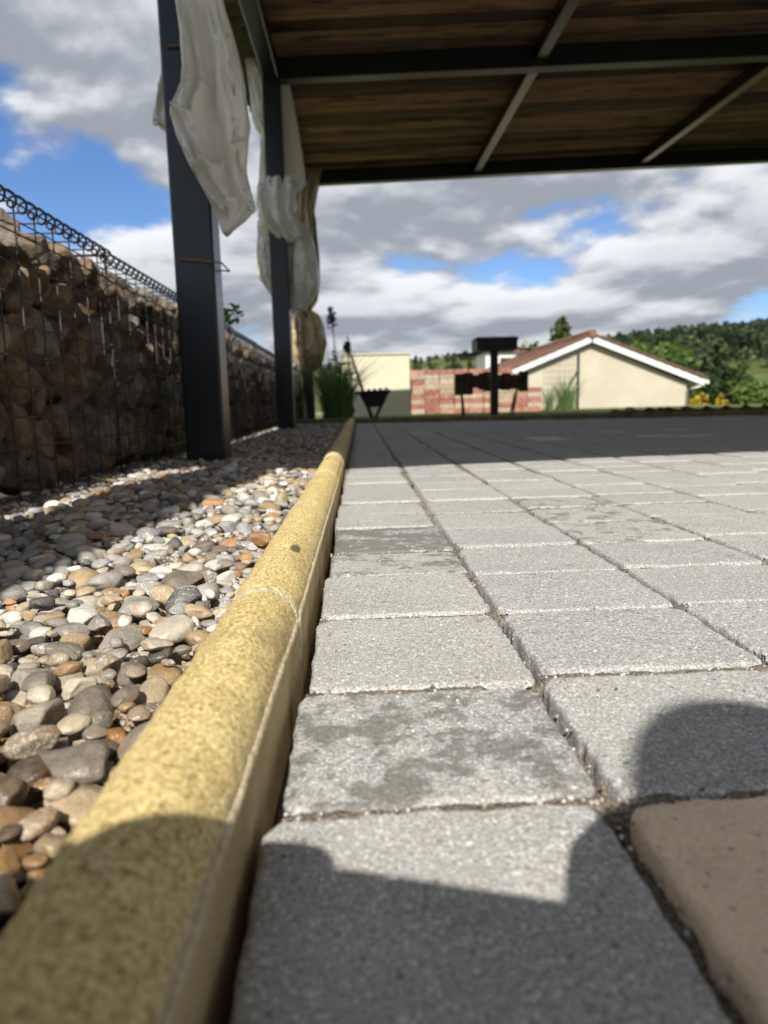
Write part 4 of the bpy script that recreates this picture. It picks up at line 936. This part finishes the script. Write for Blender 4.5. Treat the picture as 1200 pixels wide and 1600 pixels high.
# ---- house
def house():
    Y = 22.; P = lambda x, y: aty(x, y, Y); ap = P(922, 534); er = P(1073, 598); xl = 2*ap[0]-er[0]; zg = terrain(np.array([ap[0]]), np.array([Y]))[0]-.3; D = 9.5
    h = tag(empty('house', (ap[0], Y, zg)), 'cream rendered house with a low clay tiled gable roof and white bargeboards', 'house')
    V = [(xl, Y, zg), (er[0], Y, zg), (er[0], Y, er[2]), (ap[0], Y, ap[2]), (xl, Y, er[2])]; V += [(x, Y+D, z) for x, _, z in V]
    mobj('wall', V, [(0, 1, 2, 3, 4), (9, 8, 7, 6, 5), (0, 5, 6, 1), (1, 6, 7, 2), (4, 9, 5, 0)], M['house'], h)
    tip = P(922, 525); en = P(1097, 593); sl = (tip[2]-en[2])/(en[0]-tip[0]); ov = en[0]-tip[0]
    for s in (-1, 1):
        rf = None; nC = 13; V = []; Fc = []; half = ov+.05
        for k in range(nC):
            x0, x1 = half*k/nC, half*(k+1)/nC+.04
            for (xx, lift) in ((x0, .035), (x1, .065)):
                for yy in (Y-.28, Y+D+.28): V.append((tip[0]+s*xx, yy, tip[2]+.03-sl*xx+lift))
            for (xx, lift) in ((x0, 0.0), (x1, .02)):
                for yy in (Y-.28, Y+D+.28): V.append((tip[0]+s*xx, yy, tip[2]+.03-sl*xx+lift))
            o = k*8; q = [(0, 1, 3, 2), (2, 3, 7, 6), (0, 2, 6, 4), (1, 5, 7, 3), (4, 6, 7, 5), (0, 4, 5, 1)]; Fc += [tuple(i+o for i in (f if s < 0 else f[::-1])) for f in q]
        rf = mobj('roof', V, Fc, M['tile'], h)
        b = MB(); b.bar((tip[0]-s*.0, Y-.20, tip[2]-.085), (tip[0]+s*ov, Y-.20, tip[2]-.085-sl*ov), .03, .20, (0, 0, 1)); b.build('bargeboard', M['white'], h)
        b = MB(); b.tube([(tip[0]+s*(ov+.03), Y-.30, en[2]-.08), (tip[0]+s*(ov+.03), Y+D+.2, en[2]-.08)], .06, 8); b.build('gutter', M['white'], rf)
    b = MB()
    for k in range(24): yy = Y-.3+k*.42; b.tube([(tip[0], yy, tip[2]+.06), (tip[0], yy+.43, tip[2]+.065)], [.115, .125], 10)
    b.build('ridge_tiles', M['tile'], h)
    a = P(1096, 594); m = P(1075, 606); b = MB(); b.tube([(a[0], Y-.16, a[2]-.05), (a[0], Y-.16, a[2]-.14), (m[0]-.04, Y-.10, m[2]-.05), (m[0]-.04, Y-.10, zg)], .045, 8); b.build('downpipe', M['white'], h, True)
house()
def far_house():
    Y = 60.; a, c = aty(804, 548, Y), aty(822, 540, Y); x0, x1 = a[0]-2.4, c[0]; z = aty(810, 549, Y)[2]; zt = aty(810, 537, Y)[2]; zg = terrain(np.array([x0]), np.array([Y]))[0]-1
    h = tag(empty('distant_house', (x0, Y, zg)), 'small white house far off beyond the gable roof', 'house'); b = MB(); b.box((x0, Y, zg), (x1, Y+5, z)); b.build('wall', M['white'], h)
    b = MB(); m = Y+2.5; b.add([(x0-.3, Y-.3, z-.02), (x1+.3, Y-.3, z-.02), (x1+.3, m, zt), (x0-.3, m, zt), (x0-.3, Y+5.3, z-.02), (x1+.3, Y+5.3, z-.02)], [(0, 1, 2, 3), (3, 2, 5, 4), (0, 3, 4), (1, 5, 2)]); b.build('roof', M['tile'], h)
    b = MB(); b.box((x0+1.2, Y-.03, z-1.5), (x0+2.1, Y-.005, z-.5)); b.build('window', M['black'], h)
far_house()

# ---- trees
def tree(name, label, px, ptop, pw, Y, mat, seed, kind='round', n=2600, ls=.16, cat='tree', group=None):
    R = np.random.default_rng(seed); t = aty(px, ptop, Y); x = t[0]; zg = terrain(np.array([x]), np.array([Y]))[0]-.1; Hh = t[2]-zg; w = pw/F*Y/2
    g = tag(empty(name, (x, Y, zg)), label, cat, group); b = MB(); b.tube([(x, Y, zg), (x+.1, Y, zg+Hh*.4), (x, Y, zg+Hh*.85)], [Hh*.03, Hh*.022, Hh*.006], 8)
    for k in range(7):
        a = R.uniform(0, 6.28); z0 = zg+Hh*R.uniform(.3, .7); b.tube([(x, Y, z0), (x+w*.6*math.cos(a), Y+w*.6*math.sin(a), z0+Hh*.18)], [Hh*.012, Hh*.003], 5)
    b.build('trunk', M['bark'], g, True)
    if kind == 'round':
        nl = 26; c = R.normal(size=(nl, 3)); c /= np.linalg.norm(c, axis=1)[:, None]; c *= R.uniform(.35, .85, nl)[:, None]; c = c*np.array([w, w, Hh*.36])+np.array([x, Y, zg+Hh*.6]); i = R.integers(0, nl, n); d = R.normal(size=(n, 3)); d /= np.linalg.norm(d, axis=1)[:, None]
        pts = c[i]+d*(R.uniform(.5, 1.05, n)**.5)[:, None]*np.array([w*.40, w*.40, Hh*.17])*R.uniform(.7, 1.2, nl)[i][:, None]; tone = np.clip(R.normal(.5, .25, nl)[i]+R.normal(0, .2, n), 0, 1); pts = pts[pts[:, 2] < t[2]+.1]; tone = tone[:len(pts)]
    else:
        u = R.random(n)**.75; a = R.uniform(0, 6.28, n); lay = np.floor(u*11)/11; fr = (u-lay)*11; rr = w*(.12+.95*u)*(.5+.5*fr)*R.uniform(.25, 1.0, n)*(.75+.35*np.sin(a*3+lay*40)); pts = np.stack([x+rr*np.cos(a), Y+rr*np.sin(a), t[2]-Hh*.98*u-rr*.15], -1); tone = R.random(n)
    V, Fc, _ = quads(pts, ls, None, 1.0); _leafmesh('crown', V, Fc, tone[:len(pts)], M[mat], g)
tree('broadleaf_tree', 'bright green bushy tree behind the right end of the gable roof', 1043, 531, 120, 36, 'leaf', 1, n=5200, ls=.19)
tree('broadleaf_tree', 'small green tree peeping over the left roof slope', 836, 533, 46, 42, 'leaf', 2, n=1500, ls=.2)
tree('conifer_tree', 'dark feathery conifer rising behind the roof ridge', 878, 497, 150, 46, 'needle', 3, 'cone', n=5200, ls=.24)
tree('broadleaf_tree', 'dark green tree standing right of the bushy tree', 1128, 574, 90, 58, 'leafdark', 4, n=3600, ls=.3)
tree('broadleaf_tree', 'rounded olive green tree past the downpipe', 1165, 594, 100, 48, 'leaf', 5, n=3600, ls=.24)
tree('broadleaf_tree', 'low dark tree left of the olive green one', 1105, 588, 60, 44, 'leafdark', 6, n=2200, ls=.2)
tree('golden_shrub', 'golden yellow shrub at the foot of the house downpipe', 1096, 617, 40, 20.5, 'yellow', 7, n=1500, ls=.055, cat='shrub', group='golden shrubs')
tree('golden_shrub', 'second golden yellow shrub beyond the downpipe', 1127, 619, 40, 20.8, 'yellow', 8, n=1500, ls=.055, cat='shrub', group='golden shrubs')
def forest():
    R = np.random.default_rng(9); Vs = []; tn = []; N = 0
    pos = []
    while len(pos) < 1700:
        D = R.uniform(170, 385); s = R.uniform(-.2, .85); X = D*math.sin(math.atan(s)); Yy = D*math.cos(math.atan(s))
        dens = 1.0 if s > .36 and D > 265 else .25 if s > .36 and not (215 < D < 250) else (1.0 if D > 345 else (.75 if abs(D-205) < 7 or abs(D-278) < 8 else .01))
        if R.random() < dens: pos.append((X, Yy))
    pos = np.array(pos); z = terrain(pos[:, 0], pos[:, 1]); T = []; sh = []
    for k in range(8):
        n = 150; r = np.random.default_rng(k); u = r.random(n); a = r.uniform(0, 6.28, n)
        w = (.16+.62*u) if k % 2 else np.sqrt(np.clip(1-(2*u-1)**2, .05, 1))*.75; rad = w*r.uniform(.35, 1, n); p = np.stack([rad*np.cos(a), rad*np.sin(a), (1-u)*1.9+.1], -1); V, Fc, _ = quads(p, .19, None, 1.0); sh.append((V, Fc))
    for (X, Yy), zz in zip(pos, z): s = R.uniform(2.2, 3.8)*(1 if X > .34*Yy else .5); T.append((R.integers(0, 8), np.eye(3)*s, np.array([X, Yy, zz-.3]), np.clip(R.normal(.35, .3), 0, 1)))
    tag(scatter_mesh('woodland', sh, T, M['woods'], None, False), 'dark mixed woodland covering the distant hillside', 'woodland', kind='stuff')
forest()

# ---- the photographer, whose shadow falls on the near pavers
def person():
    p = tag(empty('person', (.2, -.8, 0)), 'person in navy jumper and jeans kneeling on the pavers holding a phone', 'person')
    def skin(name, J, E, mat, root=0, sub=2):
        me = bpy.data.meshes.new(name); me.from_pydata([j[0] for j in J], E, []); o = link(bpy.data.objects.new(name, me), p); m = o.modifiers.new('skin', 'SKIN'); m.use_smooth_shade = True
        if not me.skin_vertices: me.skin_vertices.new()
        for v, j in zip(me.skin_vertices[0].data, J): v.radius = (j[1], j[1]) if not hasattr(j[1], '__len__') else j[1]
        me.skin_vertices[0].data[root].use_root = True; s = o.modifiers.new('sub', 'SUBSURF'); s.levels = s.render_levels = sub; me.materials.append(mat); return o
    B = [((0.130, -1.210, 0.330), .15), ((0.130, -1.080, 0.500), .145), ((0.130, -0.910, 0.620), .15), ((0.130, -0.800, 0.680), .10), ((0.130, -0.750, 0.720), .055), ((0.130, -0.700, 0.755), .07),
         ((-0.050, -0.880, 0.620), .065), ((-0.110, -0.610, 0.420), .05), ((-.150, -.20, .315), .064), ((-.112, -.05, .212), .056),
         ((0.310, -0.880, 0.620), .065), ((0.270, -0.470, 0.560), .055), ((.150, -.15, .33), .060), ((.084, -.045, .252), .054),
         ((0.030, -1.180, 0.270), .10), ((-0.010, -0.780, 0.130), .075), ((0.010, -1.180, 0.070), .06), ((0.020, -1.360, 0.055), .045),
         ((0.230, -1.180, 0.270), .10), ((0.270, -0.780, 0.130), .075), ((0.250, -1.180, 0.070), .06), ((0.240, -1.360, 0.055), .045), ((.078, -.05, .185), .046), ((-.080, -.035, .226), .036), ((-.125, -.10, .250), .05)]
    E = [(0, 1), (1, 2), (2, 3), (3, 4), (4, 5), (2, 6), (6, 7), (7, 8), (8, 9), (2, 10), (10, 11), (11, 12), (12, 13), (0, 14), (14, 15), (15, 16), (16, 17), (0, 18), (18, 19), (19, 20), (20, 21), (13, 22), (9, 23), (9, 24)]
    skin('body', B, E, M['shirt'])
    V, Fc = ICO[3]; W = V*np.array([.078, .098, .115]); W[:, 2] -= np.maximum(0, -V[:, 2]-.3)*np.maximum(0, -V[:, 1]+.2)*.03; W[:, 1] += np.exp(-((V[:, 0]/.16)**2+((V[:, 2]+.1)/.22)**2))*(V[:, 1] > 0)*.022
    hd = mobj('head', W, Fc, M['skin'], p, True, Matrix.Translation((.105, -.62, .775)) @ Euler((-.5, 0, 0)).to_matrix().to_4x4())
    k = V[:, 2]*.8-V[:, 1]*.6; Wh = V*np.array([.084, .104, .121]); keep = [f for f in Fc if min(k[list(f)]) > -.05]; mobj('hair', Wh, keep, M['hair'], hd, True, Matrix.Translation((.105, -.625, .780)) @ Euler((-.5, 0, 0)).to_matrix().to_4x4())
    for s, hx in ((-1, -.088), (1, .076)):
        for k in range(4):
            z = .135+k*.019+(.045 if s > 0 else .012); x0 = hx-.004*s; me = [((x0, -.085, z), .010), ((hx+s*.022, -.045, z), .0095), ((hx+s*.018, -.020, z+.003), .0085), ((hx-s*.006, -.010, z+.004), .0075)]; skin('finger', me, [(0, 1), (1, 2), (2, 3)], M['skin'], 0, 1)
        skin('thumb', [((hx, -.085, .20), .011), ((hx-s*.004, -.05, .226+.012*s), .010), ((hx-s*.022, -.035, .228+.010*s), .009)], [(0, 1), (1, 2)], M['skin'], 0, 1)
    V, Fc = ICO[2]
    for cx_, cz_ in ((-.100, .212), (.088, .225)): mobj('palm', V*np.array([.044, .026, .048]), Fc, M['skin'], p, True, Matrix.Translation((cx_, -.045, cz_)))
    ph = empty('smartphone', (.024, -.02, .15)); tag(ph, 'dark smartphone held upright low over the pavers', 'phone')
    rc, q = .016, []
    for cx_, cz_, a0 in ((.064-rc, .214-rc, 0), (-.074+rc, .243-rc, 1), (-.074+rc, .075+rc, 2), (.064-rc, .075+rc, 3)):
        q += [(cx_+rc*math.cos((a0+i/5)*math.pi/2), cz_+rc*math.sin((a0+i/5)*math.pi/2)) for i in range(6)]
    nq = len(q); b = MB(); b.add([(x, -.016, z) for x, z in q]+[(x, -.008, z) for x, z in q], [tuple(range(nq)), tuple(range(nq, 2*nq))[::-1]]+[(i, nq+i, nq+(i+1) % nq, (i+1) % nq) for i in range(nq)])
    skin('finger', [((-.118, -.05, .240), .016), ((-.092, -.03, .250), .015), ((-.066, -.016, .248), .012), ((-.040, -.010, .238), .010)], [(0, 1), (1, 2), (2, 3)], M['skin'], 0, 1)
    b.build('case', M['phone'], ph); b = MB(); b.box((.0-.011, -.0079, .160), (.011, -.0052, .186), .001); b.build('camera_plate', M['phone'], ph); b = MB(); b.tube([(0, -.0051, .1735), (0, -.003, .1735)], .007, 16); b.build('lens_ring', M['metalcap'], ph)
person()
